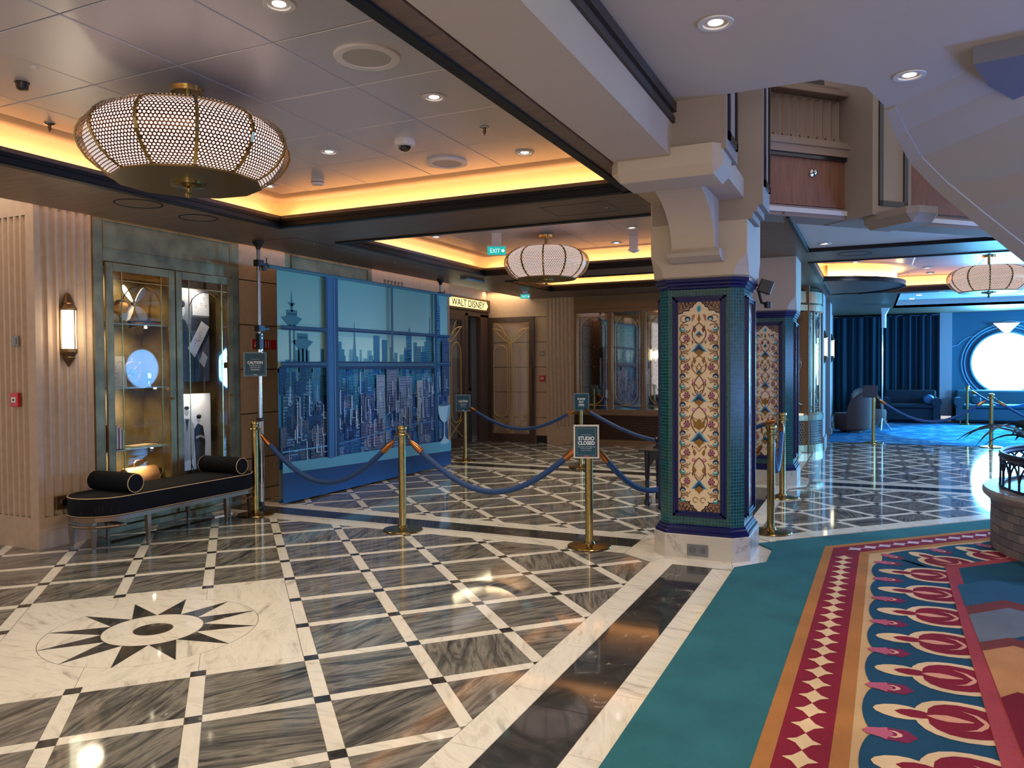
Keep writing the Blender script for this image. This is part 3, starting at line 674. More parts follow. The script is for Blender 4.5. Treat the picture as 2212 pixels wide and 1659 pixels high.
for (y0, y1, hy) in ((4.94, 5.722, 5.69), (5.736, 6.515, 6.48)):
    d = MB(); g = .075
    cbox(d, .02, .045, y0, y0+g, .08, 2.55); cbox(d, .02, .045, y1-g, y1, .08, 2.55); cbox(d, .02, .045, y0+g, y1-g, 2.47, 2.55); cbox(d, .02, .045, y0+g, y1-g, .08, .36)
    do = obj('door', d, BPATINA, case, bevel=.004)
    g_ = MB(); cbox(g_, .028, .034, y0+g, y1-g, .36, 2.47); obj('glass_pane', g_, GLASS, do)
    tr = MB(); w_ = y1-y0-2*g; yc = (y0+y1)/2+C0
    tr.box(.036, .042, yc-w_*.36, yc-w_*.36+.008, .36, 2.47); tr.box(.036, .042, yc+w_*.36-.008, yc+w_*.36, .36, 2.47); tr.box(.036, .042, yc-w_/2, yc+w_/2, 2.385, 2.392)
    tr.tube([(.039, yc+w_*.36*math.cos(a), 2.14+.22*math.sin(a)) for a in [PI*i/16 for i in range(17)]], .004, 6)
    tr.tube([(.039, yc+w_*.36*math.cos(a), .6-.2*math.sin(a)) for a in [PI*i/16 for i in range(17)]], .004, 6)
    obj('gold_tracery', tr, BRASS, do)
    k = MB(); k.lathe([(.0, -.012), (.012, -.012), (.014, .0), (.01, .012), (0, .012)], 10, (.055, hy+C0-.02, 1.25)); obj('knob', k, BRASS, do)
for z in (1.99, 1.375, .78):
    s = MB(); cbox(s, -.36, -.01, 4.95, 5.68, z-.012, z); obj('glass_shelf', s, mat('shelf_glass', (150, 170, 165), .1, 0, spec=.8), case)
LAMPW = emis('spot_lens', (255, 240, 205), 14)
for (y, z) in ((5.5, 2.5), (5.5, 1.96), (5.6, 1.35), (5.55, .75), (5.1, 1.96), (5.1, 1.35), (5.95, 2.5), (6.25, 2.5)):
    s = MB(); s.lathe([(.0, 0), (.014, 0), (.014, .014), (0, .014)], 10, (-.12, y+C0, z-.002)); obj('case_light', s, LAMPW, case)
for z in (2.48, 1.95, 1.34, .74): spot((WX-.13, 5.32, z), 22, (1, .84, .5), 150, .9, (-.35, 0, -1), .02)
spot((WX-.04, 6.1, 2.47), 13, (1, .9, .75), 150, .9, (-.35, 0, -1), .02); spot((WX-.05, 6.1, 1.36), 8, (1, .9, .75), 160, .9, (-.35, 0, -1), .02)  # second spot added to light the lower poster, has no fitting
# things in the case
def W(x, y, z=0): return (WX+x, y-(x+.02)*.75 if y < 5.7 else y, z)
sl = mat('off_white', (214, 206, 190), .6)
g = thing('desk_globe', 'small wooden globe on the top shelf of the display case', 'globe', W(-.22, 5.14, 1.99))
b = MB(); b.lathe([(.075*math.sin(PI*i/12)+.0001, .17-.075*math.cos(PI*i/12)) for i in range(13)], 20); obj('ball', b, mat('globe_wood', (168, 120, 72), .4, noise=.2), g, smooth=True)
b = MB(); b.lathe([(.045, 0), (.045, .01), (.01, .02), (.008, .095)], 14); obj('foot', b, BRONZE, g, smooth=True)
pr = thing('model_propeller', 'pale four-bladed propeller model on the top shelf of the case', 'propeller', W(-.2, 5.3, 2.2))
for a in range(4):
    b = MB(); an = PI/4+a*PI/2; u = Vector((0, math.cos(an), math.sin(an))); v = Vector((.3, -math.sin(an), math.cos(an))).normalized()
    r0 = [u*s*1+v*w2 for s, w2 in ((.02, .01), (.08, .035), (.15, .045), (.19, .03), (.2, 0), (.19, -.03), (.15, -.04), (.08, -.03), (.02, -.01))]
    b.loft([[p+Vector((.004, 0, 0)) for p in r0], [p-Vector((.004, 0, 0)) for p in r0]]); obj('blade', b, sl, pr, smooth=True)
b = MB(); b.lathe([(0, -.02), (.025, -.015), (.025, .015), (0, .03)], 12); obj('hub', b, BRASS, pr); pr.rotation_euler = (0, 0, .2); pr.scale = (1.15, 1.15, 1.15)
b = MB(); b.lathe([(.03, -.21), (.03, -.2), (.006, -.19), (.006, 0)], 10, (-.02, 0, 0)); obj('stand', b, BRONZE, pr)
for k, (y, wdt, z, c) in enumerate(((5.32, .3, 1.99, (120, 140, 130)), (5.34, .28, 2.005, (150, 84, 50)), (5.33, .26, 2.02, (40, 34, 30)))):
    b = MB(); b.box(-.1, .1, -wdt/2, wdt/2, 0, .013); obj('magazine', b, mat('cover_%d' % k, c, .4), loc=W(-.2, y+.1, z), rotz=.05*k, label=['grey-green flat book lowest in the stack on the top case shelf', 'brown flat book in the middle of the stack on the top case shelf', 'black flat book topping the stack on the top case shelf'][k], cat='book', group=None)
a = Art(lambda u, v, h: (h+.003, u, v)); a.rect(-.1, 0, .1, .3, (226, 222, 210)); a.up()
for k in range(9): q = R.uniform(-.07, .05); a.stroke(arc(q, R.uniform(.05, .24), R.uniform(.012, .03), 0, R.uniform(150, 330), 8), .003, (60, 60, 60))
dr = thing('sketch_board', 'white board with an ink sketch leaning on the middle case shelf', 'drawing', W(-.14, 5.1, 1.378)); b = MB(); b.box(-.004, .003, -.1, .1, 0, .3); obj('board', b, sl, dr); obj('ink_sketch', a.mb, P_PAPER, dr); dr.rotation_euler = (0, -.12, 0)
wh = thing('ship_wheel', 'small wooden ship wheel on the middle case shelf', 'wheel', W(-.26, 5.27, 1.52))
b = MB(); b.tube([(0, .1*math.cos(t), .1*math.sin(t)) for t in [2*PI*i/28 for i in range(29)]], .012, 8); obj('rim', b, REDWOOD, wh, smooth=True)
for k in range(8): b = MB(); an = k*PI/4; b.tube([(0, 0, 0), (0, .1*math.cos(an), .1*math.sin(an)), (0, .145*math.cos(an), .145*math.sin(an))], [.006, .007, .009], 6); obj('spoke', b, REDWOOD, wh)
b = MB(); b.lathe([(0, -.02), (.03, -.02), (.03, .02), (0, .02)], 12); o = obj('hub', b, BRASS, wh); o.rotation_euler = (0, PI/2, 0)
bt = thing('silver_cup', 'small silver cup standing on the middle case shelf', 'cup', W(-.12, 5.45, 1.378)); b = MB(); b.lathe([(.03, 0), (.03, .006), (.01, .02), (.01, .05), (.035, .08), (.035, .13), (.03, .13), (.028, .085)], 14); obj('bowl', b, CHROME, bt, smooth=True)
for k, (c, lb) in enumerate((((140, 34, 30), 'red book upright at the left of the third case shelf'), ((150, 50, 44), 'rust red book beside the red one on the third case shelf'), ((92, 130, 120), 'grey-green book upright on the third case shelf'))):
    bk = thing('book', lb, 'book', W(-.12, 5.02+k*.035, .782), group='books upright on the third case shelf'); b = MB(); b.box(-.08, .08, -.014, .014, 0, .23-.02*k); obj('cover', b, mat('book_%d' % k, c, .5), bk, bevel=.002); b = MB(); b.box(-.075, .081, -.011, .011, .004, .226-.02*k); obj('pages', b, sl, bk)
b = MB(); b.box(-.08, .08, -.14, .14, 0, .012); obj('folio', b, mat('tan', (190, 160, 110), .6), loc=W(-.14, 5.34, .782), rotz=.1, label='tan paper folio lying on the third case shelf', cat='folio')
sb = thing('leather_satchel', 'light brown leather bag on the floor of the display case', 'bag', W(-.18, 5.33, .3))
LE = mat('tan_leather', (188, 136, 88), .35, noise=.1)
b = MB(); prof = [(-.1, 0), (.1, 0), (.1, .16), (.07, .23), (.03, .27), (-.03, .27), (-.07, .23), (-.1, .16)]
b.loft([[(x*.92, y, z) for x, z in prof] if abs(y) > .17 else [(x, y, z) for x, z in prof] for y in (-.18, -.165, 0, .165, .18)]); obj('body', b, LE, sb, bevel=.006, smooth=True)
b = MB(); b.tube([(.0, -.06, .26), (0, -.06, .31), (0, -.04, .335), (0, .04, .335), (0, .06, .31), (0, .06, .26)], .009, 8); obj('handle', b, mat('dark_leather', (90, 58, 34), .4), sb, smooth=True)
# black and white posters behind the right-hand door
def poster(name, lb, z0, z1, kind):
    t = thing(name, lb, 'poster', W(-.16, 6.13, z0)); hh = z1-z0
    b = MB(); b.box(-.006, 0, -.24, .24, 0, hh); obj('board', b, BLACK, t)
    a = Art(lambda u, v, h: (.001+h, u, v)); g3 = lambda k: (k, k, k)
    if kind == 0:
        a.rect(-.23, 0, .23, hh, g3(70), g3(104)); a.up(); a.rect(-.23, hh*.62, -.02, hh, g3(120), g3(150)); a.rect(.0, hh*.72, .23, hh*.97, g3(215)); a.rect(-.02, hh*.55, .23, hh*.7, g3(48)); a.up()
        a.disc(-.15, hh*.76, .05, g3(190), .065); a.disc(-.15, hh*.83, .052, g3(30), .04); a.poly([(-.23, 0), (-.23, hh*.6), (-.18, hh*.68), (-.1, hh*.66), (-.02, hh*.5), (.08, hh*.2), (.1, 0)], g3(34)); a.up()
        a.poly([(-.07, hh*.36), (.12, hh*.66), (.23, hh*.6), (.02, hh*.26)], g3(205)); a.up(); a.poly([(.02, hh*.26), (.03, hh*.22), (.23, hh*.52), (.23, hh*.6)], g3(30))
        for k in range(10): a.stroke(arc(R.uniform(0, .14), hh*R.uniform(.4, .55), R.uniform(.01, .025), R.uniform(0, 200), 350, 7), .003, g3(40))
        for k in range(5): a.stroke(arc(.05+.035*k, hh*R.uniform(.78, .92), .014, 0, 300, 7), .004, g3(40))
        a.poly([(.08, hh*.22), (.13, hh*.33), (.2, hh*.27), (.15, hh*.15)], g3(185))
    else:
        a.rect(-.23, 0, .23, hh, g3(196), g3(224)); a.up()
        # man in a pale jacket and woman beside him
        a.poly([(-.17, .1), (-.18, .34), (-.19, .5), (-.13, .56), (-.05, .55), (0, .48), (0, .3), (-.02, .1)], g3(160)); a.disc(-.1, .63, .032, g3(150), .045); a.up(); a.disc(-.1, .67, .034, g3(20), .02)
        a.poly([(-.12, .55), (-.1, .4), (-.07, .55)], g3(30)); a.poly([(-.15, .1), (-.14, 0), (-.02, 0), (-.02, .12)], g3(215)); a.stroke([(-.16, .5), (-.19, .35), (-.15, .22)], .02, g3(110))
        a.poly([(.02, 0), (.0, .28), (.0, .44), (.05, .5), (.12, .46), (.15, .3), (.13, 0)], g3(36)); a.up(); a.disc(.06, .54, .028, g3(170), .036); a.disc(.065, .57, .036, g3(60), .024); a.stroke([(.02, .34), (.08, .36), (.15, .33)], .025, g3(165))
        a.stroke([(.13, .08), (.2, .1), (.17, .04), (.22, .0)], .008, g3(20)); a.stroke([(.16, .14), (.21, .05)], .008, g3(20))
    obj('photograph', a.mb, P_PAPER, t); return t
poster('poster', 'black and white photo poster of a seated person with drawings, upper one', 1.41, 2.41, 0)
poster('poster', 'black and white photo poster of a standing man and woman, lower one', .46, 1.28, 1)
# ------------------------------------------------------------------ wall things at the left
def sconce(name, loc, rz, lb, s=1.0, e=3, grp=None):
    t = thing(name, lb, 'wall lamp', loc, rz, grp); k = 8
    def ring(r, z): return [(max(.0, .045*0)+r*math.cos(PI*(i/(k-1))-PI/2)*1.0, r*math.sin(PI*(i/(k-1))-PI/2), z) for i in range(k)]
    b = MB(); b.loft([ring(.075, -.17), ring(.078, -.2), ring(.05, -.24), ring(.052, -.245), ring(.058, -.25), ring(.004, -.33)]); obj('lower_finial', b, BRONZE, t)
    b = MB(); b.loft([ring(.075, .17), ring(.078, .19), ring(.055, .22), ring(.052, .225), ring(.058, .235), ring(.022, .315), ring(.004, .33)]); obj('cap', b, BRONZE, t)
    b = MB(); b.loft([ring(.066, -.17), ring(.066, .17)]); obj('glass_tube', b, emis('sconce_glass_'+name, (255, 246, 205), e), t)
    b = MB()
    for i in (0, 4, 7): a = PI*(i/(k-1))-PI/2; b.box(.07*math.cos(a)-.005, .07*math.cos(a)+.005, .07*math.sin(a)-.005, .07*math.sin(a)+.005, -.17, .17)
    b.box(-.005, .01, -.078, .078, -.2, .2); obj('frame', b, BRONZE, t)
    return t
sconce('wall_sconce', (WX, 4.585, 1.905), 0, 'pointed bronze wall lamp with lit glass on the fluted wall beside the display case', e=5)
l = bpy.data.lights.new('bulb', 'POINT'); l.energy = 6; l.color = (1, .85, .6); l.shadow_soft_size = .1; o = bpy.data.objects.new('bulb', l); COL.objects.link(o); o.location = (WX+.2, 4.585, 1.9)
t = thing('wall_switch', 'small grey switch plate on the fluted wall at the far left', 'switch', (-6.75, 4.29, 1.80)); b = MB(); b.box(-.045, .045, -.012, 0, -.045, .045); obj('plate', b, mat('grey_plastic', (120, 116, 108), .5), t, bevel=.003); b = MB(); b.box(-.02, .02, -.018, -.012, -.025, .025); obj('rocker', b, mat('grey_plastic'), t)
def callpoint(loc, rz, lb):
    t = thing('fire_call_point', lb, 'fire alarm', loc, rz); b = MB(); b.box(-.055, .055, -.03, 0, -.06, .06); obj('housing', b, mat('alarm_red', (190, 20, 24), .4), t, bevel=.004); b = MB(); b.box(-.03, .03, -.034, -.03, -.022, .022); obj('window', b, sl, t); b = MB(); b.box(-.014, .014, -.036, -.034, -.008, .008); obj('button', b, BLACK, t)
callpoint((-6.755, 4.29, 1.29), 0, 'red fire call point on the fluted wall at the far left')
callpoint((-6.06, 14.5, 1.31), 0, 'small red fire call point on the pale wall right of the open door')
t = thing('wall_plate', 'small grey square plate above the far fire call point', 'plate', (-6.06, 14.5, 1.81)); b = MB(); b.box(-.045, .045, -.01, 0, -.05, .05); obj('frame', b, mat('grey_plastic'), t); b = MB(); b.box(-.025, .025, -.013, -.01, -.03, .03); obj('centre', b, STONE, t)
t = thing('wall_socket', 'bronze socket box low on the wall at the bench left end', 'socket', (WX, 4.5, .38)); b = MB(); b.box(0, .03, -.07, .07, -.06, .06); obj('box', b, BRONZE, t, bevel=.003); b = MB(); b.lathe([(0, 0), (.03, 0), (.03, .012), (0, .012)], 14); o = obj('cap', b, CHROME, t, loc=(.03, .0, 0)); o.rotation_euler = (0, PI/2, 0)
t = thing('fire_sign', 'red and white fire equipment sign on the panelled wall behind the pole', 'sign', (WX, 7.03, 1.83)); a = Art(lambda u, v, h: (.006+h, u, v)); a.rect(-.2, -.065, .2, .065, (150, 130, 110)); a.up()
for u in (-.14, .05, .16): a.rect(u-.05, -.055, u+.045, .055, (196, 24, 24))
a.up()
for u in (.03, .07): a.rect(u-.008, -.04, u+.008, .04, (230, 220, 210)); a.rect(u-.014, -.005, u+.014, .005, (230, 220, 210))
a.poly([(-.045, 0), (-.015, .03), (-.015, -.03)], (150, 20, 20)); a.poly([(-.16, -.03), (-.12, -.03), (-.14, .035)], (240, 220, 200)); b = MB(); b.box(0, .005, -.2, .2, -.065, .065); obj('plate', b, sl, t); obj('symbols', a.mb, P_PAPER, t)
# ------------------------------------------------------------------ far doors and lit name sign
GOLDL = mat('gold_line', (214, 168, 84), .4, .2)
def tracery(b, w_, z0, z1, fn, r=.008):
    """art-deco line work in a panel of half width w_; fn(u,z)"""
    def T(pts): b.tube([fn(*p) for p in pts], r, 5)
    T([(-.03, z0), (-.03, z1-.3)]); T([(.03, z0), (.03, z1-.3)])
    for s in (-1, 1):
        T(arc(s*w_*.55, z1-.62, w_*.37, 0, 180, 10)); T(arc(s*w_*.55, z0+.5, w_*.37, 180, 360, 10))
        for e in (-1, 1): T([(s*w_*.55+e*w_*.37, z0+.5), (s*w_*.55+e*w_*.37, z1-.62)])
        T([(0, z1-.5)]+[(s*w_*(1-math.cos(a)), z1-.5+.38*math.sin(a)) for a in [PI/2*i/8 for i in range(1, 9)]])
        T([(0, z1-.45), (s*w_*.5, z1-.3), (s*w_*.98, z1-.12)]); T(arc(s*w_, z1-.3, w_*.7, 90 if s > 0 else 90, 180 if s > 0 else 0, 8))
        T([(0, z0+.35), (s*w_*.5, z0+.18), (s*w_*.98, z0+.02)]); T([(0, z0+.02), (s*w_*.5, z0+.2), (s*w_*.98, z0+.36)])
def door(n, loc, w_, rz, glassm=GLASS, hnd=1):
    d = link('door_%d' % n, None, None, loc, rz, kind='structure')
    b = MB(); g = .11; b.box(0, g, -.025, .025, 0, 2.57); b.box(w_-g, w_, -.025, .025, 0, 2.57); b.box(g, w_-g, -.025, .025, 2.46, 2.57); b.box(g, w_-g, -.025, .025, 0, .17); obj('door_frame', b, DOORW, d, bevel=.004)
    b = MB(); b.box(g, w_-g, -.004, .004, .17, 2.46); obj('glass_pane', b, glassm, d)
    b = MB(); tracery(b, w_/2-g, .17, 2.46, lambda u, z: (w_/2+u, -.01, z)); obj('gold_tracery', b, GOLDL, d)
    b = MB(); x = w_-.05 if hnd > 0 else .05; b.box(x-.02, x+.02, -.07, -.05, .75, 1.55); b.box(x-.01, x+.01, -.05, -.02, .8, .83); b.box(x-.01, x+.01, -.05, -.02, 1.47, 1.5); obj('door_handle', b, BRONZE, d)
    return d
door(1, (-7.27, 14.44, 0), 1.06, 0)
door(2, (-7.29, 12.2, 0), 1.24, PI/2)
b = MB(); b.box(-7.36, -7.26, 13.44, 13.56, 0, 2.62); b.box(-7.36, -7.26, 14.1, 14.45, 0, 2.62); b.box(-7.36, -7.26, 12.1, 14.47, 2.57, 2.68); b.box(-7.36, -7.28, 12.1, 12.2, 0, 2.6); struct('trim_door', b, DOORW)
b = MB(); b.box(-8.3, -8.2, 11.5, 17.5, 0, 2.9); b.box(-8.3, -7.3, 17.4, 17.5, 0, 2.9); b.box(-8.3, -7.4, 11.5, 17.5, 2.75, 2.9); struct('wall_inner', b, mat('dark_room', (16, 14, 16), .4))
t = thing('inner_door', 'dark glazed inner door glimpsed in the opening under the lit sign', 'door', (-7.5, 13.83, 0)); b = MB(); b.box(-.02, .02, -.27, .27, .15, 1.05); b.box(-.02, .02, -.27, .27, 0, .15); obj('lower_panel', b, DOORW, t)
b = MB(); b.box(-.01, .01, -.2, .2, 1.2, 2.5); obj('dark_pane', b, mat('night_glass', (10, 22, 48), .08, spec=.6), t); b = MB(); b.box(.01, .03, -.25, .25, 1.06, 1.12); obj('push_plate', b, BRASS, t); b = MB(); b.box(-.02, .02, -.27, -.2, 1.12, 2.6); b.box(-.02, .02, .2, .27, 1.12, 2.6); obj('stiles', b, DOORW, t)
sg = thing('name_sign', 'lit arrow-ended name sign over the far dark doorway', 'sign', (-7.22, 13.3, 2.8))
b = MB(); b.box(-.05, 0, -1.25, 1.16, -.13, .13); obj('sign_box', b, mat('sign_bronze', (78, 58, 30), .4, .5), sg, bevel=.004)
b = MB(); b.prism([(-1.2, -.085), (.97, -.085), (1.05, 0), (.97, .085), (-1.2, .085)], 0, .008, ax='x'); obj('lit_panel', b, emis('sign_light', (255, 236, 160), 1.5), sg)
text('WALT DISNEY', .19, mat('sign_letters', (52, 38, 14), .6), sg, lambda x, y, z: (.01+z, x+.2, y-.064), sx=1.12, bold=.0015)
l = area((-7.1, 13.4, 2.8), (1, 0, -.3), 1.6, .2, 5, (1, .88, .6), 'sign_glow')
# ------------------------------------------------------------------ mirrored window bays, far wall
MIRR = mat('antique_mirror', (150, 146, 140), .09, 1)
def _mir(m):
    nt, b, L = bits(m); tc = nt.nodes.new('ShaderNodeTexCoord'); n = nt.nodes.new('ShaderNodeTexNoise'); n.inputs['Scale'].default_value = 30; n.inputs['Detail'].default_value = 6
    L.new(tc.outputs['Object'], n.inputs['Vector']); L.new(ramp(nt, n.outputs['Fac'], [(.3, (178, 172, 164)), (.6, (216, 212, 206))]), b.inputs['Base Color']); L.new(math_(nt, 'MULTIPLY', n.outputs['Fac'], .07), b.inputs['Roughness'])
_mir(MIRR)
FR = mat('bay_bronze', (128, 100, 72), .4, .4)
wn = link('window_1', None, None, (-5.38, 14.5, 0), kind='structure')
b = MB(); b.box(0, 3.6, -.03, .1, 0, .11); b.box(0, 3.6, -.03, .1, .59, .7); b.box(0, 3.6, -.05, .1, .6, .63); b.box(0, 3.6, -.02, .1, 2.6, 3.2); b.box(0, 3.6, -.035, .0, 2.62, 2.66); b.box(0, .06, -.02, .1, .7, 2.6); obj('window_frame', b, FR, wn, bevel=.004)
b = MB(); b.box(0, 3.6, -.06, .1, .0, .06); obj('plinth', b, FR, wn)
for x in (.745, 1.41, 2.08, 2.75, 3.42): b = MB(); b.box(x-.03, x+.035, -.03, .02, .7, 2.6); obj('mullion', b, FR, wn)
for x0, x1 in ((.06, .715), (.78, 1.38), (1.445, 2.05), (2.115, 2.72), (2.785, 3.39)):
    b = MB(); b.box(x0, x1, .03, .04, .7, 2.6); obj('mirror_pane', b, MIRR, wn)
    t_ = MB(); c = (x0+x1)/2; hw = (x1-x0)/2
    for s in (-1, 1):
        t_.tube([(c+s*hw*.72, -.01, 1.0), (c+s*hw*.72, -.01, 2.3)], .006, 5); t_.tube([(c+s*hw*.88, -.01, .72), (c+s*hw*.88, -.01, 2.58)], .005, 5)
        t_.tube([(c+s*hw*.72*math.cos(a)-0, -.01, 2.28+.22*math.sin(a)) for a in [PI/2*i/8 for i in range(9)]], .006, 5); t_.tube([(c+s*hw*.72*math.cos(a), -.01, 1.02-.22*math.sin(a)) for a in [PI/2*i/8 for i in range(9)]], .006, 5)
    t_.tube([(x0, -.01, 2.52), (x1, -.01, 2.52)], .005, 5); t_.tube([(x0, -.01, .78), (x1, -.01, .78)], .005, 5); obj('gold_tracery', t_, GOLDL, wn)
b = MB(); b.add([(0, -.012, .11), (3.6, -.012, .11), (3.6, -.012, .6), (0, -.012, .6)], [(0, 1, 2, 3)]); b.uv = [(0, 0), (3.6, 0), (3.6, .49), (0, .49)]; obj('radiator_grille', b, HEXGRILLE, wn)
b = MB(); b.box(0, 3.6, .03, .05, .11, .6); obj('grille_back', b, BLACK, wn)
# ------------------------------------------------------------------ COLUMNS
def octo(cx, cy, h, ch): return [(cx-h+ch, cy-h), (cx+h-ch, cy-h), (cx+h, cy-h+ch), (cx+h, cy+h-ch), (cx+h-ch, cy+h), (cx-h+ch, cy+h), (cx-h, cy+h-ch), (cx-h, cy-h+ch)]
def octring(h, ch, z): return [(x, y, z) for x, y in octo(0, 0, h, ch)]
mosaic = None
def mosaic_mesh():
    w_, h_ = .333, 1.74
    a = Art(lambda u, v, h: (u, -h, v), .0005)
    GD = (138, 98, 36); BR = (104, 62, 46); DK = (20, 24, 40); TQ = (40, 140, 146); PP = (122, 42, 84); LB = (140, 180, 195); MB_ = (34, 92, 120); ND = (20, 34, 66)
    a.rect(-w_/2, 0, w_/2, h_, (226, 200, 162)); a.up()
    # lattice corners
    for (zz, s) in ((h_, -1), (0, 1)):
        for q in (-1, 1):
            a.poly([(q*w_/2, zz), (0, zz), (q*.012, zz+s*.02), (q*.03, zz+s*.045), (q*.045, zz+s*.05), (q*.05, zz+s*.07), (q*.072, zz+s*.076), (q*.08, zz+s*.1), (q*.12, zz+s*.1), (q*.135, zz+s*.118), (q*w_/2, zz+s*.122)], (150, 112, 84))
    a.up()
    for (zz, s) in ((h_, -1), (0, 1)):
        for q in (-1, 1):
            a.stroke([(0, zz+s*.004), (q*.012, zz+s*.02), (q*.03, zz+s*.045), (q*.045, zz+s*.05), (q*.05, zz+s*.07), (q*.072, zz+s*.076), (q*.08, zz+s*.1), (q*.12, zz+s*.1), (q*.135, zz+s*.118), (q*w_/2, zz+s*.122)], 0.0093, DK)
            for k in range(5): a.stroke(arc(q*(.045+.024*k), zz+s*(.02+.014*k), .018, 40*k, 250+40*k, 9), 0.0047, DK)
            for k in range(4): a.stroke([(q*(.03+.03*k), zz+s*.004), (q*(.07+.03*k), zz+s*.07)], 0.0039, DK); a.stroke([(q*(.07+.03*k), zz+s*.004), (q*(.04+.03*k), zz+s*.06)], 0.0039, DK)
    # side scrolls: repeated turquoise, plum and navy flowers
    seq = 3; y = h_-.245; k = 0
    while y > .1:
        for q in (-1, 1):
            cx = q*.112
            typ = k % 3
            out_ = 1 if typ != 1 else -1
            a.stroke([(q*(.112+.042*math.cos(math.radians(t))*1), y+.034*math.sin(math.radians(t))) for t in range(-170, 150, 20)], 0.0070, GD if typ else BR)
            a.stroke([(q*.148, y+.03), (q*.12, y+.05), (q*.09, y+.062)], 0.0062, BR)
            a.up()
            fx = q*(.13 if typ != 1 else .098)
            if typ == 0: a.disc(fx, y-.002, .021, TQ, .021); a.up(); a.disc(fx-q*.003, y+.006, .014, (200, 220, 210)); a.up(); a.disc(fx-q*.004, y+.012, .010, (150, 100, 80))
            elif typ == 1:
                for p_ in range(6): t_ = p_*PI/3; a.poly([(fx, y)]+[(fx+.027*math.cos(t_+e), y+.027*math.sin(t_+e)) for e in (-.38, 0, .38)], PP)
            else: a.disc(fx, y+.004, .023, ND, .021); a.up(); a.disc(fx, y-.004, .015, LB, .013); a.up(); a.disc(fx, y-.009, .009, (150, 110, 90))
            for e_ in (-1, 1): a.poly([(q*.15, y+e_*.03), (q*.135, y+e_*.022), (q*.142, y+e_*.04)], BR); a.poly([(q*.082, y+e_*.03), (q*.094, y+e_*.02), (q*.098, y+e_*.036)], GD)
            a.k -= 2 if typ in (0, 2) else 0
            a.k = max(1, a.k-1)
        y -= .0765; k += 1
    for q in (-1, 1):
        fx = q*.09; y = h_-.165; a.stroke(arc(q*.12, y, .028, 0, 320, 12), 0.0062, BR); a.up(); a.disc(fx, y, .023, ND, .02); a.up(); a.disc(fx, y-.006, .014, LB, .012); a.k -= 2
        a.poly([(q*.028, y+.035), (q*.055, y+.03), (q*.06, y-.03), (q*.045, y-.01)], (160, 110, 76))
    a.poly([(0, h_-.12), (.014, h_-.17), (0, h_-.2), (-.014, h_-.17)], GD); a.disc(0, h_-.085, .02, LB, .03); a.up(); a.disc(0, h_-.088, .012, TQ, .02)
    # centre: palmettes and paired stems
    def palm(z, s):
        s *= 1.12
        o_ = [(-.062, -.012), (-.05, .004), (-.035, .02), (-.018, .045), (0, .062), (.018, .045), (.035, .02), (.05, .004), (.062, -.012), (.03, -.008), (0, -.02), (-.03, -.008)]
        for sc_, c in ((1, LB), (.78, MB_), (.52, ND)): a.poly([(x*s*sc_, z+y_*s*sc_) for x, y_ in o_], c); a.up()
        a.poly([(-.035*s, z-.012*s), (0, z+.01*s), (.035*s, z-.012*s), (.012*s, z-.03*s), (0, z-.048*s), (-.012*s, z-.03*s)], GD); a.k -= 3
    def stems(z0, z1, w2, c=BR, n=1.0):
        for q in (-1, 1): a.stroke([(q*w2*math.sin(PI*t/14)**.8*(1 if t < 15 else 1), z0+(z1-z0)*t/14) for t in range(15)], .0085, c)
    for z, s in ((h_-.42, 1.0), (h_-.82, 1.0), (h_-1.14, 1.15), (h_-1.52, 1.0)): palm(z, s)
    palm(h_-.295, .5); palm(h_-.6, .45)
    stems(h_-.37, h_-.2, .055); stems(h_-.62, h_-.46, .06, GD); stems(h_-1.1, h_-.87, .066); stems(h_-1.47, h_-1.28, .05); stems(h_-.79, h_-.62, .04)
    for z in (h_-.25, h_-.5, h_-1.0, h_-1.24, h_-1.38): 
        for q in (-1, 1): a.poly([(q*.02, z), (q*.045, z+.035), (q*.05, z), (q*.035, z-.03)], GD if z < h_-.4 else BR)
    for z, c in ((h_-.665, (170, 100, 120)), (h_-.895, (190, 120, 140)), (h_-1.3, (180, 90, 110))):
        for q in (-1, 1): a.disc(q*.042, z, .016, c); a.up(); a.disc(q*.042, z+.003, .008, (220, 180, 180)); a.k -= 1
    for q in (-1, 1):
        a.stroke([(0, h_-.73), (q*.02, h_-.7), (q*.042, h_-.68)], 0.0078, BR); a.stroke(arc(q*.03, h_-.76, .022, 90 if q > 0 else 90, 360 if q > 0 else -180, 10), 0.0078, BR); a.stroke([(0, h_-.52), (q*.02, h_-.56), (q*.012, h_-.6)], 0.0078, GD)
        for zc in (h_-.36, h_-.55, h_-.7, h_-.97, h_-1.2, h_-1.42): a.stroke([(0, zc-.03), (q*.022, zc), (q*.048, zc+.012), (q*.052, zc-.01)], .0055, GD); a.poly([(q*.048, zc+.03), (q*.06, zc+.01), (q*.05, zc-.012)], BR)
        a.stroke(arc(q*.03, h_-1.62, .02, 0, 300, 10), 0.0062, GD)
    a.poly([(-.05, h_-1.03), (0, h_-.96), (.05, h_-1.03), (.02, h_-1.045), (0, h_-1.06), (-.02, h_-1.045)], GD)
    me = a.mb.mesh('mosaic_panel'); me.materials.append(P_TILE); return me
MOS = mosaic_mesh()
def tile_face(b, p0, p1, z0, z1):
    L_ = math.hypot(p1[0]-p0[0], p1[1]-p0[1]); k = len(b.v); b.add([(*p0, z0), (*p1, z0), (*p1, z1), (*p0, z1)], [(0, 1, 2, 3)])
    b.uv = (b.uv or [])+[(0, z0), (L_, z0), (L_, z1), (0, z1)]
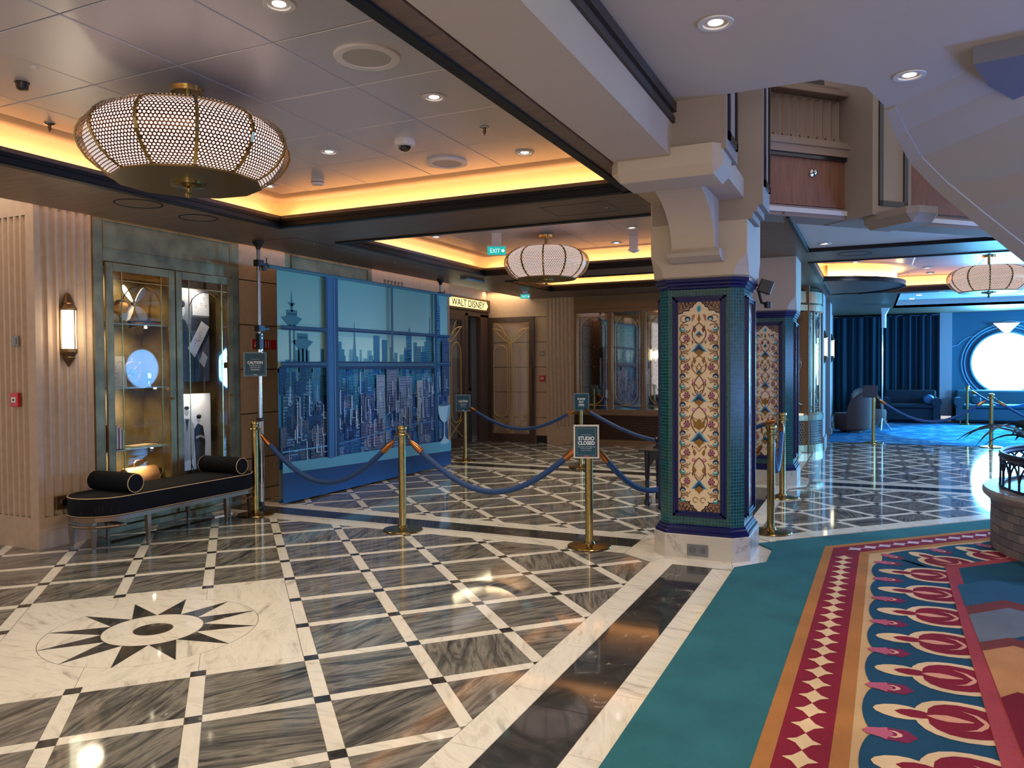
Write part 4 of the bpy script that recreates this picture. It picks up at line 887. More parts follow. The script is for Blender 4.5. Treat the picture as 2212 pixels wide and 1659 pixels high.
def column(lb, x, y, full):
    t = thing('column', lb, 'column', (x, y, 0))
    b = MB(); b.loft([octring(.384, .115, 0), octring(.384, .115, .185), octring(.376, .115, .192)]); obj('marble_base', b, marble('base_marble', [(.3, (150, 140, 128)), (.5, (186, 178, 166)), (.6, (190, 182, 170)), (.64, (160, 152, 142)), (.68, (188, 180, 168)), (.9, (176, 168, 158))], 2, 2.5, .5, 1, .25, .8), t)
    b = MB(); b.loft([octring(*r) for r in ((.376, .112, .192), (.376, .112, .215), (.362, .108, .222), (.362, .108, .236), (.35, .104, .246), (.35, .104, .258), (.336, .1, .266))]); obj('base_moulding', b, NAVY, t)
    o8 = octo(0, 0, .336, .09); b = MB()
    for i in range(8): tile_face(b, o8[i], o8[(i+1) % 8], .26, 2.17)
    obj('tiled_shaft', b, TEAL, t)
    b = MB(); b.loft([octring(*r) for r in ((.336, .1, 2.16), (.348, .104, 2.168), (.348, .104, 2.182), (.362, .108, 2.194), (.362, .108, 2.21), (.376, .112, 2.22), (.376, .112, 2.243))]); obj('cap_moulding', b, NAVY, t)
    for k in range(4):
        fr = MB(); hw, z0, z1 = .2125, .332, 2.105
        for (d0, d1, e0, e1) in ((.0, .016, 0, .014), (.014, .028, 0, .03), (.026, .046, 0, .018)):
            for (a0, a1, c0, c1) in ((-hw+d0, -hw+d1, z0+d0, z1-d0), (hw-d1, hw-d0, z0+d0, z1-d0)): fr.box(a0, a1, -e1, 0, c0, c1)
            for (c0, c1) in ((z0+d0, z0+d1), (z1-d1, z1-d0)): fr.box(-hw+d0, hw-d0, -e1, 0, c0, c1)
        a = k*PI/2; ox, oy = .337*math.sin(a), -.337*math.cos(a)
        o = obj('panel_frame', fr, NAVY, t, (ox, oy, 0), a)
        m_ = link('mosaic_panel', MOS, t, (ox*1.003, oy*1.003, .35), a)
    # plaster pier with chamfer stops
    h = .379; b = MB()
    b.loft([octring(.35, .1, 2.243), octring(h, .1, 2.26), octring(h, .1, 2.28), octring(h, .085, 2.33), octring(h, .045, 2.38), octring(h, .006, 2.42), octring(h, .004, 2.6), octring(h, .004, 2.93 if not full else 3.02)]); obj('plaster_pier', b, CREAM, t)
    return t
c1 = column('nearest tiled column with teal mosaic and a socket plate on its marble base', -1.255, 6.585, True)
t = thing('socket_plate', 'double socket plate on the marble base of the nearest column', 'socket', (-1.2585, 6.2, .073)); b = MB(); b.box(-.083, .083, -.008, 0, -.047, .047); obj('plate', b, mat('steel_plate', (120, 122, 124), .35, .6), t, bevel=.003)
for x in (-.04, .04): b = MB(); b.lathe([(0, 0), (.026 if x < 0 else .02, 0), (.026 if x < 0 else .02, .006), (0, .006)], 16); o = obj('outlet', b, mat('outlet_grey', (86, 88, 90), .5), t, (x, -.008, 0)); o.rotation_euler = (PI/2, 0, 0)
column('second tiled column, farther back behind the nearest one', -1.255, 10.82, False)
# ------------------------------------------------------------------ beam, bracket, upper gallery
b = MB(); b.box(-1.6, -1.21, -3, 5.25, SZ+.005, 3.16); BEAM = struct('beam', b, CREAM)
b = MB()
for (x, z0, z1) in ((-1.22, 3.16, 3.2), (-1.235, 3.2, 3.23), (-1.21, 3.23, 3.29)): b.box(-1.3, x+.03, -3, 5.3, z0, z1)
obj('dark_moulding', b, mat('umber', (62, 50, 42), .6), BEAM)
b = MB()
def chamfer_block(b, x0, x1, y0, y1, z0, z1, c):
    sec = [(z0+c, y0), (z0, y0+c), (z0, y1-c), (z0+c, y1), (z1-.0, y1), (z1, y0)]
    def rg(x, s): return [(x, y0+(y-y0)*1+s*(1 if y < (y0+y1)/2 else -1)*0, z) for z, y in sec]
    def sh(x, k): return [(x, max(y0+k, min(y1-k, y)), max(z0+k, z)) for z, y in sec]
    b.loft([sh(x0, c), sh(x0+c, 0), sh(x1-c, 0), sh(x1, c)])
chamfer_block(b, -1.63, -.88, 5.1, 5.55, 2.80, 2.99, .06)
b.box(-1.6, -.9, 5.5, 6.2, 2.84, 2.99)
obj('bracket_block', b, CREAM, c1, (1.255, -6.585, 0))
prof = [(6.21, 2.99), (6.21, 2.44), (6.02, 2.44)]+[(5.3+.72*math.cos(a)*1.0, 2.44+.38*math.sin(a)) for a in [PI/2*i/12*1 for i in range(1, 12)]]+[(5.22, 2.83), (5.22, 2.99)]
b = MB(); b.prism(prof, -1.42, -1.09, ax='x'); obj('curved_bracket', b, CREAM, c1, (1.255, -6.585, 0))
b = MB(); b.prism([(6.21, 2.36), (6.1, 2.36), (6.0, 2.39), (5.97, 2.415), (6.0, 2.445), (6.21, 2.445)], -1.45, -1.05, ax='x'); obj('bracket_foot', b, CREAM, c1, (1.255, -6.585, 0))
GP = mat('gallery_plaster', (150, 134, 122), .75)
# pilasters of the gallery over the column
def framed_face(t, fn, w0, w1, z0, z1, d=.014, th=.02):
    """raised black moulding frame round a panel; fn(s, depth, z)"""
    for (a0, a1, c0, c1) in ((w0, w0+th, z0, z1), (w1-th, w1, z0, z1), (w0, w1, z0, z0+th)):
        b = MB(); P = [fn(s, q, z) for s in (a0, a1) for q in (0, d) for z in (c0, c1)]; b.add(P, [(0, 1, 3, 2), (4, 6, 7, 5), (0, 4, 5, 1), (2, 3, 7, 6), (0, 2, 6, 4), (1, 5, 7, 3)]); obj('black_moulding', b, mat('gloss_black', (10, 14, 24), .2, spec=.8), t)
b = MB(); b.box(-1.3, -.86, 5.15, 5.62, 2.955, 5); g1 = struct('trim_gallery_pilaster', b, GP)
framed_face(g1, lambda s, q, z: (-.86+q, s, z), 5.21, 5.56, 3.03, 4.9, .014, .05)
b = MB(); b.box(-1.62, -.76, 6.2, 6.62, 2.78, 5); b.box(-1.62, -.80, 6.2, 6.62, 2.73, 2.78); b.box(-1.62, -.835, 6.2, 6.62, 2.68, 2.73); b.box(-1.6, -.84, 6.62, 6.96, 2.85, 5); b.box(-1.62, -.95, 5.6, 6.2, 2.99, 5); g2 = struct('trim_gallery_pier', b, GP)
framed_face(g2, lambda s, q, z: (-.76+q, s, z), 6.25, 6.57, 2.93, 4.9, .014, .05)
# landing with curved edge over the viewer
LANDW = mat('landing_paint', (192, 180, 164), .7)
edge = [(-1.27, 5.15), (-.77, 5.15), (-.29, 5.15), (-.04, 5.42), (.07, 5.85), (.14, 6.4), (.9, 6.2), (4, 5.6), (9, 5.0), (9, -3), (-1.27, -3)]
b = MB(); b.prism(edge, 3.3, 3.5); struct('ceiling_landing', b, LANDW)
FK = [(.08, 5.95, 3.3), (.16, 6.45, 3.25), (.27, 6.9, 3.15), (.46, 7.15, 2.98), (.686, 7.3, 2.78), (.9, 7.45, 2.6), (1.13, 7.6, 2.41), (1.5, 7.75, 2.15), (2.0, 7.8, 1.85)]
NK = [(.9, 4.9, 3.3), (1.1, 5.05, 3.25), (1.35, 5.2, 3.15), (1.65, 5.35, 2.98), (2.0, 5.5, 2.78), (2.3, 5.6, 2.6), (2.6, 5.7, 2.41), (3.0, 5.8, 2.15), (3.5, 5.8, 1.85)]
b = MB(); b.loft([[f, n_, (n_[0], n_[1], n_[2]+.28), (f[0], f[1], f[2]+.28)] for f, n_ in zip(FK, NK)]); struct('ceiling_stair_flight', b, LANDW)
def mixp(f, n_, t, dz=0): return (f[0]+(n_[0]-f[0])*t, f[1]+(n_[1]-f[1])*t, f[2]+(n_[2]-f[2])*t+dz)
b = MB(); b.loft([[mixp(f, n_, -.004, -.012), mixp(f, n_, .07, -.012), mixp(f, n_, .07, .05), mixp(f, n_, -.004, .28)] for f, n_ in zip(FK, NK)]); struct('trim_stair_edge', b, LANDW)
b = MB(); b.prism([(.5, 4.98), (.62, 5.4), (.92, 6.0), (1.4, 6.7), (4, 6.7), (4, 4.4)], 3.2, 3.3); struct('ceiling_stair_soffit', b, mat('stair_grey', (112, 110, 120), .7))
# diagonal gallery wall
GX, GY = -.85, 7.4; dg = link('wall_gallery', None, None, (GX, GY, 0), PI/4, kind='structure')
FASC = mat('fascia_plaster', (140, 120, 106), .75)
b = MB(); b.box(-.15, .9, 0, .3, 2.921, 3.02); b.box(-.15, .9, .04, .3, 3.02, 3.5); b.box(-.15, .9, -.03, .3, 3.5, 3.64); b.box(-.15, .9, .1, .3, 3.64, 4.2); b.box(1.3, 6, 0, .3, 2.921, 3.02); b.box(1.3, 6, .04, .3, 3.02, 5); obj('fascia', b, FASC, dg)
b = MB(); b.box(-.15, .9, -.045, .0, 3.57, 3.62); b.box(-.15, .9, -.03, .1, 4.07, 4.12); obj('ledge_moulding', b, FASC, dg, bevel=.008)
b = MB(); b.box(-.15, .9, .02, .045, 3.03, 3.465); b.box(-.15, .9, .015, .04, 3.03, 3.06); obj('red_wood_panel', b, REDWOOD, dg)
b = MB(); b.box(1.36, 6, .02, .045, 3.05, 3.6); obj('red_wood_panel', b, REDWOOD, dg)
b = MB(); b.box(-.15, .9, -.01, .045, 3.465, 3.505); obj('black_rail', b, mat('gloss_black'), dg)
b = MB(); b.lathe([(0, 0), (.03, 0), (.035, .01), (.015, .02), (.022, .05), (0, .06)], 14); o = obj('round_knob', b, CHROME, dg, (.5, .02, 3.335)); o.rotation_euler = (PI/2, 0, 0)
for k in range(5):
    x0 = -.1+k*.2; b = MB()
    for q in range(2):
        a = x0+q*.1; b.loft([[(a+.005, .1, 3.66), (a+.05, .05, 3.66), (a+.095, .1, 3.66)], [(a+.005, .1, 3.72), (a+.05, .06, 3.70), (a+.095, .1, 3.72)], [(a+.005, .1, 4.03), (a+.05, .06, 4.05), (a+.095, .1, 4.03)]])
        b.loft([[(a+.05+.042*math.cos(t), .075-.0, 3.70+.035*math.sin(t)) for t in [PI+PI*i/8 for i in range(9)]], [(a+.05+.042*math.cos(t), .095, 3.70+.035*math.sin(t)) for t in [PI+PI*i/8 for i in range(9)]]])
    obj('fluted_baluster', b, FASC, dg)
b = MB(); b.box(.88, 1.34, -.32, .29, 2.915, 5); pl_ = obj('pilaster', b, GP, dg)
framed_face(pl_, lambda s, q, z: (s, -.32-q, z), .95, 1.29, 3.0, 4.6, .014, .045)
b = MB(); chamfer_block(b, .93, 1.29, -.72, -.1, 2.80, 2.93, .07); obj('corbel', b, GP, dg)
b = MB(); b.box(-3, 9, 9, 9.2, 3.3, 6); struct('wall_upper', b, mat('upper_dark', (90, 84, 84), .8))
# ------------------------------------------------------------------ curved display bay and right-hand wall
bay = thing('display_bay', 'round bronze and glass display bay beyond the second column', 'display case', (-1.72, 15.1, 0))
def cyl(prof, mi, name, m, a0=-130, a1=90, n=34):
    b = MB()
    for i in range(n):
        for (r0, z0), (r1, z1) in zip(prof, prof[1:]):
            t0, t1 = math.radians(a0+(a1-a0)*i/n), math.radians(a0+(a1-a0)*(i+1)/n)
            b.add([(r0*math.cos(t0), r0*math.sin(t0), z0), (r0*math.cos(t1), r0*math.sin(t1), z0), (r1*math.cos(t1), r1*math.sin(t1), z1), (r1*math.cos(t0), r1*math.sin(t0), z1)], [(0, 1, 2, 3)])
    if name == 'grille':
        b.uv = []
        for i in range(n):
            for (r0, z0), (r1, z1) in zip(prof, prof[1:]): s0, s1 = i*(a1-a0)/n*PI/180*.9, (i+1)*(a1-a0)/n*PI/180*.9; b.uv += [(s0, z0), (s1, z0), (s1, z1), (s0, z1)]
    return obj(name, b, m, bay, smooth=True)
BZ = mat('bright_bronze', (150, 128, 96), .28, .85)
cyl([(.9, 0), (.92, .0), (.92, .14), (.88, .15)], 0, 'plinth', BZ); cyl([(.89, .14), (.89, .56)], 0, 'grille', HEXGRILLE); cyl([(.84, .1), (.84, .6)], 0, 'grille_back', BLACK)
cyl([(.88, .56), (.93, .57), (.93, .66), (.9, .7), (.86, .7), (.3, .7)], 0, 'sill', BZ); cyl([(.3, 2.48), (.86, 2.48), (.92, 2.5), (.92, 2.6), (.88, 2.62), (.9, 2.64), (.9, 2.84), (.86, 2.9)], 0, 'head', BZ)
cyl([(.85, .7), (.85, 2.48)], 0, 'glass_pane', GLASS)
for a in (-100, -62, -25, 12, 50): b = MB(); b.tube([(.86*math.cos(math.radians(a)), .86*math.sin(math.radians(a)), .7), (.86*math.cos(math.radians(a)), .86*math.sin(math.radians(a)), 2.48)], .02, 8); obj('mullion', b, BZ, bay)
for a0 in (-98, -60, -23, 14):
    b = MB(); F_ = lambda s, z: (.85*math.cos(math.radians(a0+s)), .85*math.sin(math.radians(a0+s)), z)
    b.tube([F_(3, 1.1)]+[F_(17-14*math.cos(t), 2.1+.25*math.sin(t)) for t in [PI*i/10 for i in range(11)]]+[F_(31, 1.1)]+[F_(17+14*math.cos(t), 1.1-.25*math.sin(t)) for t in [PI*i/10 for i in range(11)]], .007, 5)
    for z in (2.42, 2.37, .8, .76): b.tube([F_(1+3*i, z) for i in range(12)], .006, 5)
    obj('tracery', b, BZ, bay)
for z in (1.0, 2.1): b = MB(); b.lathe([(.0, z), (.55, z), (.55, z+.015), (0, z+.015)], 24); obj('shelf', b, mat('shelf_glass'), bay)
b = MB(); b.tube([(.3, -.45, 1.05), (.3, -.45, 2.0)], .03, 10); obj('light_tube', b, emis('cool_tube', (170, 225, 255), 3), bay)
b = MB(); b.box(-2.6, -1.45, 14.6, 16.1, 0, 3.3); struct('wall_bay_core', b, mat('bay_dark', (70, 66, 62), .5))
GREYP = mat('grey_stone', (150, 142, 142), .7)
b = MB(); b.box(-1.5, -.86, 16.1, 17.0, 0, 3.3); b.box(-1.5, -1.0, 17.0, 18.5, 0, 3.3); b.box(-1.5, -.84, 18.5, 19.3, 0, 3.3); b.box(-1.5, -1.0, 19.3, 24.4, 0, 3.3); struct('wall_right_side', b, GREYP)
b = MB(); b.box(-.86, -.83, 16.1, 17.0, 0, .14); b.box(-.84, -.81, 18.5, 19.3, 0, .14); b.box(-1.0, -.97, 17.0, 24.4, 0, .14); struct('baseboard_right', b, GREYP)
sconce('wall_sconce', (-.86, 16.45, 1.9), 0, 'bronze lit wall lamp on the first grey pilaster past the round bay', 1, 4)
sconce('wall_sconce', (-.84, 18.9, 1.92), 0, 'bronze lit wall lamp on the second grey pilaster, nearer the curtain', 1, 4)
b = MB(); b.box(-1.0, -.6, 19.0, 19.02, 3.0, 3.3); 
# ------------------------------------------------------------------ far lounge
BLW = mat('blue_wall', (20, 96, 118), .5)
NX, NR, NZ = 3.2, .79, 1.57
def ringpts(r, n=48): return [(NX+r*math.cos(2*PI*i/n), NZ+r*math.sin(2*PI*i/n)) for i in range(n)]
def annwall(b, x0, x1, z0, z1, r, y0, y1, n=48):
    """wall slab with a round hole"""
    c = ringpts(r, n); vs = []
    for i in range(n):
        a = 2*PI*i/n; dx, dz = math.cos(a), math.sin(a)
        tx = ((x1-NX) if dx > 0 else (x0-NX))/dx if abs(dx) > 1e-6 else 1e9; tz = ((z1-NZ) if dz > 0 else (z0-NZ))/dz if abs(dz) > 1e-6 else 1e9; t = min(tx, tz)
        vs.append((NX+dx*t, NZ+dz*t))
    for i in range(n):
        j = (i+1) % n
        P = [vs[i], vs[j]]
        for cx_, cz_ in ((x1, z1), (x0, z1), (x0, z0), (x1, z0)):
            a = math.atan2(cz_-NZ, cx_-NX) % (2*PI); 
            if 2*PI*i/n < a < 2*PI*(i+1)/n: P = [vs[i], (cx_, cz_), vs[j]]
        q = [c[i]]+P+[c[j]]
        b.add([(x, y0, z) for x, z in q], [tuple(range(len(q)))]); b.add([(c[i][0], y0, c[i][1]), (c[j][0], y0, c[j][1]), (c[j][0], y1, c[j][1]), (c[i][0], y1, c[i][1])], [(0, 1, 2, 3)])
b = MB(); annwall(b, 1.95, 5.2, 0, 3.3, NR, 24.0, 24.3); b.box(5.2, 9, 24.0, 24.3, 0, 3.3); wb = struct('wall_far', b, BLW)
pts_ = []
b = MB(); b.tube([(1.96, 23.99, 2.02), (2.1, 23.99, 2.06), (2.2, 23.99, 2.18), (2.35, 23.99, 2.27), (2.52, 23.99, 2.28), (2.7, 23.99, 2.42), (2.95, 23.99, 2.6), (3.25, 23.99, 2.67), (3.6, 23.99, 2.64), (3.9, 23.99, 2.5), (4.2, 23.99, 2.3)], .012, 6); obj('wavy_wall_line', b, mat('pale_blue_line', (110, 170, 205), .4), wb)
b = MB(); b.box(8.2, 8.4, 9.2, 24.3, 0, 3.3); struct('wall_right', b, BLW)
for k_, y_ in enumerate((13.2, 17.3, 21.2)):
    wo = link('window_%d' % (k_+3), None, None, (8.12, y_, 1.57), kind='structure'); b = MB(); b.tube([(0, .84*math.cos(2*PI*i/40), .84*math.sin(2*PI*i/40)) for i in range(41)], .05, 8); obj('window_frame', b, mat('aqua_frame', (80, 170, 200), .3), wo, smooth=True)
b = MB(); b.box(1.66, 1.95, 23.85, 24.2, .15, 3.3); b.box(1.6, 1.7, 23.95, 24.2, 0, 3.3); struct('trim_lounge_pilaster', b, mat('pale_grey_paint', (150, 160, 165), .6))
b = MB(); b.box(-1.6, 1.7, 24.2, 24.3, 0, 3.3); struct('wall_far_left', b, mat('deep_blue', (10, 40, 70), .8))
ph_ = link('window_2', None, None, (0, 0, 0), kind='structure')
b = MB()
for r0, r1, y in ((.79, .83, 23.9), (.93, .96, 23.95), (1.0, 1.03, 23.97)):
    c0, c1_ = ringpts(r0), ringpts(r1)
    for i in range(48):
        j = (i+1) % 48
        P = [(c0[i][0], y, c0[i][1]), (c0[j][0], y, c0[j][1]), (c1_[j][0], y, c1_[j][1]), (c1_[i][0], y, c1_[i][1])]; Q = [(x, 24.02, z) for x, _, z in P]
        b.add(P+Q, [(0, 1, 2, 3), (0, 4, 5, 1), (2, 6, 7, 3), (1, 5, 6, 2), (3, 7, 4, 0)])
obj('window_frame', b, mat('aqua_frame', (80, 170, 200), .3), ph_)
b = MB(); c = ringpts(.8); b.add([(x, 24.2, z) for x, z in c], [tuple(range(48))]); obj('window_glass', b, emis('daylight_sky', (225, 245, 255), 5), ph_)
b = MB(); b.box(-.006, .006, -.01, .01, -.05, .0); t = thing('fan_lamp', 'white fan-shaped wall light above the porthole', 'wall lamp', (3.2, 23.92, 2.32)); b = MB(); b.prism([(-.3, .3), (-.04, .02), (.04, .02), (.3, .3)], -.04, .04, ax='y'); obj('shade', b, emis('fan_shade', (235, 240, 250), 1.2), t); b = MB(); b.prism([(-.04, .02), (0, 0), (.04, .02)], -.05, .05, ax='y'); obj('base', b, CHROME, t)
# curtain
b = MB(); n = 150; vs = []
for i in range(n+1):
    x = -.98+(1.62+.98)*i/n; y = 23.72+.045*math.sin(i*.62+1.3*math.sin(i*.11))+.04*math.sin(i*.27+1)+.015*math.sin(i*1.3); vs += [(x, y, .03), (x, y+.02*math.sin(i*.4), 2.86)]
b.add(vs, [(2*i, 2*i+2, 2*i+3, 2*i+1) for i in range(n)]); CURT = mat('teal_velvet', (6, 50, 66), .9)
t = thing('stage_curtain', 'dark teal velvet curtain drawn across the far lounge wall', 'curtain', (0, 0, 0)); obj('curtain_cloth', b, CURT, t, smooth=True); b = MB(); b.tube([(-.98, 23.75, 2.88), (1.62, 23.75, 2.88)], .012, 8); obj('curtain_rail', b, CHROME, t)
# sofas
def sofa(x, y, w_, m, lb, name='sofa'):
    t = thing(name, lb, 'sofa', (x, y, 0)); b = MB(); b.box(0, w_, -.8, 0, .08, .4); obj('base', b, m, t, bevel=.03)
    b = MB(); b.box(.15, w_-.15, -.85, -.15, .4, .5); obj('seat', b, m, t, bevel=.04)
    b = MB(); b.box(.05, w_-.05, -.18, .02, .4, .86); obj('backrest', b, m, t, bevel=.05)
    for xx in (.0, w_-.16): b = MB(); b.loft([[(xx+.08+.12*math.cos(a), y_, .56+.12*math.sin(a)) for a in [2*PI*i/14 for i in range(14)]] for y_ in (-.88, 0)]); b.box(xx, xx+.16, -.84, 0, .08, .5); obj('armrest', b, m, t, smooth=True)
    for xx in (.1, w_-.1): b = MB(); b.lathe([(.03, 0), (.03, .09)], 8, (xx, -.75, 0)); obj('leg', b, BRONZE, t)
    return t
VEL = mat('blue_velvet', (14, 70, 84), .6)
sofa(1.98, 23.9, 3.2, VEL, 'blue velvet sofa under the bright porthole')
sofa(.25, 23.55, 1.35, mat('dark_velvet', (8, 30, 44), .8), 'dark blue sofa against the teal curtain')
for (x, y, z, lb, m) in ((2.45, 23.35, .62, 'round bolster cushion at the left arm of the porthole sofa', VEL), (1.35, 22.95, .62, 'pale round cushion on the dark sofa by the curtain', mat('pale_cushion', (60, 110, 150), .6))):
    t = thing('round_cushion', lb, 'cushion', (x, y, z)); b = MB(); b.lathe([(.0, -.1), (.1, -.09), (.13, -.05), (.135, 0), (.13, .05), (.1, .09), (0, .1)], 20); o = obj('cushion_body', b, m, t, smooth=True); o.rotation_euler = (PI/2, 0, 0)
ARM = mat('mushroom_velvet', (84, 56, 46), .8)
def armchair(x, y, rz, lb):
    t = thing('armchair', lb, 'chair', (x, y, 0), rz, 'tub armchairs by the curtain')
    b = MB(); b.loft([[(r*math.cos(a), r*math.sin(a), z) for a in [2*PI*i/24 for i in range(24)]] for r, z in ((.34, .06), (.37, .1), (.38, .38), (.36, .44))]); obj('seat', b, ARM, t, smooth=True)
    b = MB(); n = 20; o_, i_ = [], []
    rings = []
    for k in range(n+1):
        a = math.radians(10+160*k/n); h = .46+.5*math.sin(PI*k/n)**.45
        rings.append([(.41*math.cos(a), .41*math.sin(a), .1), (.43*math.cos(a), .43*math.sin(a), h-.04), (.39*math.cos(a), .39*math.sin(a), h), (.34*math.cos(a), .34*math.sin(a), h-.05), (.33*math.cos(a), .33*math.sin(a), .3)])
    b.loft(rings); obj('backrest', b, ARM, t, smooth=True)
    b = MB(); b.lathe([(.25, 0), (.25, .06)], 16); obj('base', b, BLACK, t)
armchair(-.42, 19.4, -2.0, 'mushroom tub chair nearest the grey pilaster, seen from its back')
armchair(-.05, 21.1, .5, 'mushroom tub chair left of the tall pole, facing the room')
# tall pole stand
t = thing('pole_stand', 'tall thin chrome pole stand with white cloth at its top, before the curtain', 'stand', (.22, 20.0, 0)); b = MB(); b.tube([(0, 0, .02), (0, 0, 2.86)], .014, 8); obj('pole', b, CHROME, t)
b = MB(); b.loft([[(x, y, z) for x, y in ((-.02, -.03), (.05, -.03), (.08, .03), (-.02, .03))] for z in (2.4, 2.7)]+[[(x+.03, y, 2.86) for x, y in ((-.06, -.06), (.12, -.05), (.12, .06), (-.06, .05))]]); obj('cloth', b, mat('white_cloth', (230, 235, 235), .7), t, smooth=True)
for k in range(3): b = MB(); a = k*2*PI/3+.4; b.tube([(0, 0, .3), (.22*math.cos(a), .22*math.sin(a), .02)], .008, 6); obj('leg', b, CHROME, t)
# ------------------------------------------------------------------ STANCHIONS AND ROPES
ROPE = mat('blue_rope', (28, 66, 116), .6, bump=.4, bscale=160)
def stanchion_parts(t):
    b = MB(); b.lathe([(0, 0), (.185, 0), (.19, .006), (.185, .014), (.12, .022), (.05, .03), (.04, .05), (0, .05)], 40); obj('base', b, BRASS, t, smooth=True)
    b = MB(); b.lathe([(.034, .03), (.034, .9)], 20); obj('post', b, BRASS, t, smooth=True)
    b = MB(); b.lathe([(.034, .9), (.045, .905), (.045, .93), (.038, .935), (.038, .955), (.047, .96), (.05, .985), (.044, .995), (0, 1.0)], 20); obj('cap', b, BRASS, t, smooth=True)
    b = MB(); b.tube([(.06*math.cos(a), .06*math.sin(a), .915) for a in [2*PI*i/20 for i in range(21)]], .005, 6); obj('hook_ring', b, BRASS, t)
st = thing('stanchion', 'brass rope stanchion standing right of the bench, at the metal pole', 'stanchion', (-5.91, 6.25, 0), 0, 'brass rope stanchions'); stanchion_parts(st)
SP_ = {0: (-5.91, 6.25), 1: (-4.05, 6.215), 2: (-2.196, 6.273), 3: (-.845, 7.485), 4: (-.945, 9.504), 5: (-6.104, 11.264), 6: (-4.034, 11.154), 7: (.03, 16.8), 8: (2.01, 16.74), 9: (2.2, 22.7), 12: (-1.45, 7.75), 10: (4.0, 16.7), 11: (3.9, 21.8)}
for k, lb in ((1, 'brass stanchion alone in the middle, in front of the city backdrop'), (2, 'brass stanchion holding the large studio closed sign'), (3, 'brass stanchion just right of the nearest column, at the carpet'),
              (4, 'brass stanchion in front of the second column'), (5, 'brass stanchion with a caution card by the far doorway'), (6, 'brass stanchion under the please exit here card'),
              (7, 'stanchion at the edge of the blue lounge carpet with a dark card'), (8, 'stanchion in front of the blue lounge, left of the plants'), (9, 'farthest stanchion, beside the blue sofa under the porthole'), (12, 'brass stanchion close behind the nearest column')):
    dup(st, (*SP_[k], 0), 0, lb)
def rope(i, j, low, lb, s=1):
    a, b_ = Vector((*SP_[i], .93)), Vector((*SP_[j], .93)); d = (b_-a); d.z = 0; L_ = d.length; u = d/L_
    t = thing('barrier_rope', lb, 'rope', a, 0, 'blue barrier ropes'); sag = .93-low
    def P(q): return u*(L_*q)+Vector((0, 0, -sag*4*q*(1-q)*(1-.25*(1-4*q*(1-q)))-.0))
    n = 26; e = .055*1.86/L_
    b = MB(); b.tube([P(e*1.9+(1-3.8*e)*k/n) for k in range(n+1)], .0265, 10, 0); obj('rope_body', b, ROPE, t, smooth=True)
    for q0, q1, q2 in ((e*.95, e*1.4, e*2.1), (1-e*.95, 1-e*1.4, 1-e*2.1)):
        b = MB(); b.tube([P(q0), P(q1), P(q2)], [.016, .029, .031], 12); obj('brass_end', b, mat('copper_brass', (186, 120, 70), .25, 1), t, smooth=True)
        b = MB()
        c0, c1_ = P(0 if q0 < .5 else 1)+u*(.06 if q0 < .5 else -.06), P(q0); m_ = 3
        for k in range(m_):
            c = c0.lerp(c1_, (k+.5)/m_); r = (c1_-c0).length/m_*.62; dd = (c1_-c0).normalized(); nn = Vector((0, 0, 1)) if k % 2 else dd.cross(Vector((0, 0, 1)))
            b.tube([c+dd*r*math.cos(a)+nn*.012*math.sin(a) for a in [2*PI*i_/10 for i_ in range(11)]], .003, 5)
        obj('chain', b, BRASS, t)
rope(0, 1, .4, 'blue rope from the bench-side stanchion to the middle one'); rope(1, 2, .42, 'blue rope between the middle stanchion and the studio closed stanchion')
rope(2, 12, .40, 'blue rope from the studio closed stanchion running behind the nearest column'); rope(12, 3, .62, 'short blue rope behind the nearest column, ending at the carpet stanchion'); rope(3, 4, .45, 'blue rope looping between the two stanchions at the second column')
rope(6, 4, .52, 'blue rope from the exit card stanchion to the second column'); rope(5, 6, .56, 'blue rope across the far doorway from caution card to exit card')
rope(7, 8, .45, 'blue rope across the edge of the blue lounge'); rope(8, 10, .45, 'blue rope leaving the lounge stanchion behind the plants'); rope(9, 11, .5, 'blue rope beside the far sofa, under the porthole')
CARD = (22, 70, 86)
def card(name, lb, loc, w_, h_, rz, title, lines, white=False, cat='sign', grp=None):
    t = thing(name, lb, cat, loc, rz, grp); b = MB(); b.box(-w_/2, w_/2, -.006, .006, 0, h_); obj('board', b, sl if white else mat('steel_edge', (120, 140, 150), .4, .4), t, bevel=.002)
    a = Art(lambda u, v, h: (u, -.0068-h, v)); m = .02 if white else .006
    if white: a.rect(-w_/2+m-.006, m-.006, w_/2-m+.006, h_-m+.006, (14, 18, 30)); a.up()
    a.rect(-w_/2+m, m, w_/2-m, h_-m, CARD); a.up(); f = m+.008
    for (x0, z0, x1, z1) in ((-w_/2+f, f, w_/2-f, f+.0015), (-w_/2+f, h_-f-.0015, w_/2-f, h_-f), (-w_/2+f, f, -w_/2+f+.0015, h_-f), (w_/2-f-.0015, f, w_/2-f, h_-f)): a.rect(x0, z0, x1, z1, (150, 170, 175))
    a.rect(-w_*.2, h_*.70, w_*.2, h_*.70+.002, (190, 205, 205)); a.rect(-w_*.2, h_*.24, w_*.2, h_*.24+.002, (190, 205, 205)); a.rect(-.018, .012, .018, .024, (190, 80, 76) if white else (150, 170, 175)); obj('printed_face', a.mb, P_PAPER, t)
    WH = mat('white_ink', (235, 238, 235), .5)
    for (s, sz, z, sx, bo) in title: text(s, sz, WH, t, lambda x, y, q, z=z: (x, -.0092-q, y+z), sx, .0004, bo)
    for (s, sz, z) in lines: text(s, sz, WH, t, lambda x, y, q, z=z: (x, -.0092-q, y+z), 1, .0002)
    return t
card('closed_sign', 'white framed studio closed sign on the nearest signed stanchion', (-2.19, 6.19, .77), .215, .285, .33, [('STUDIO', .043, .156, .88, .0013), ('CLOSED', .043, .117, .88, .0013)], [('Please refer to the Navigator app', .0105, .097), ('for hours of operation', .0105, .083)], True)
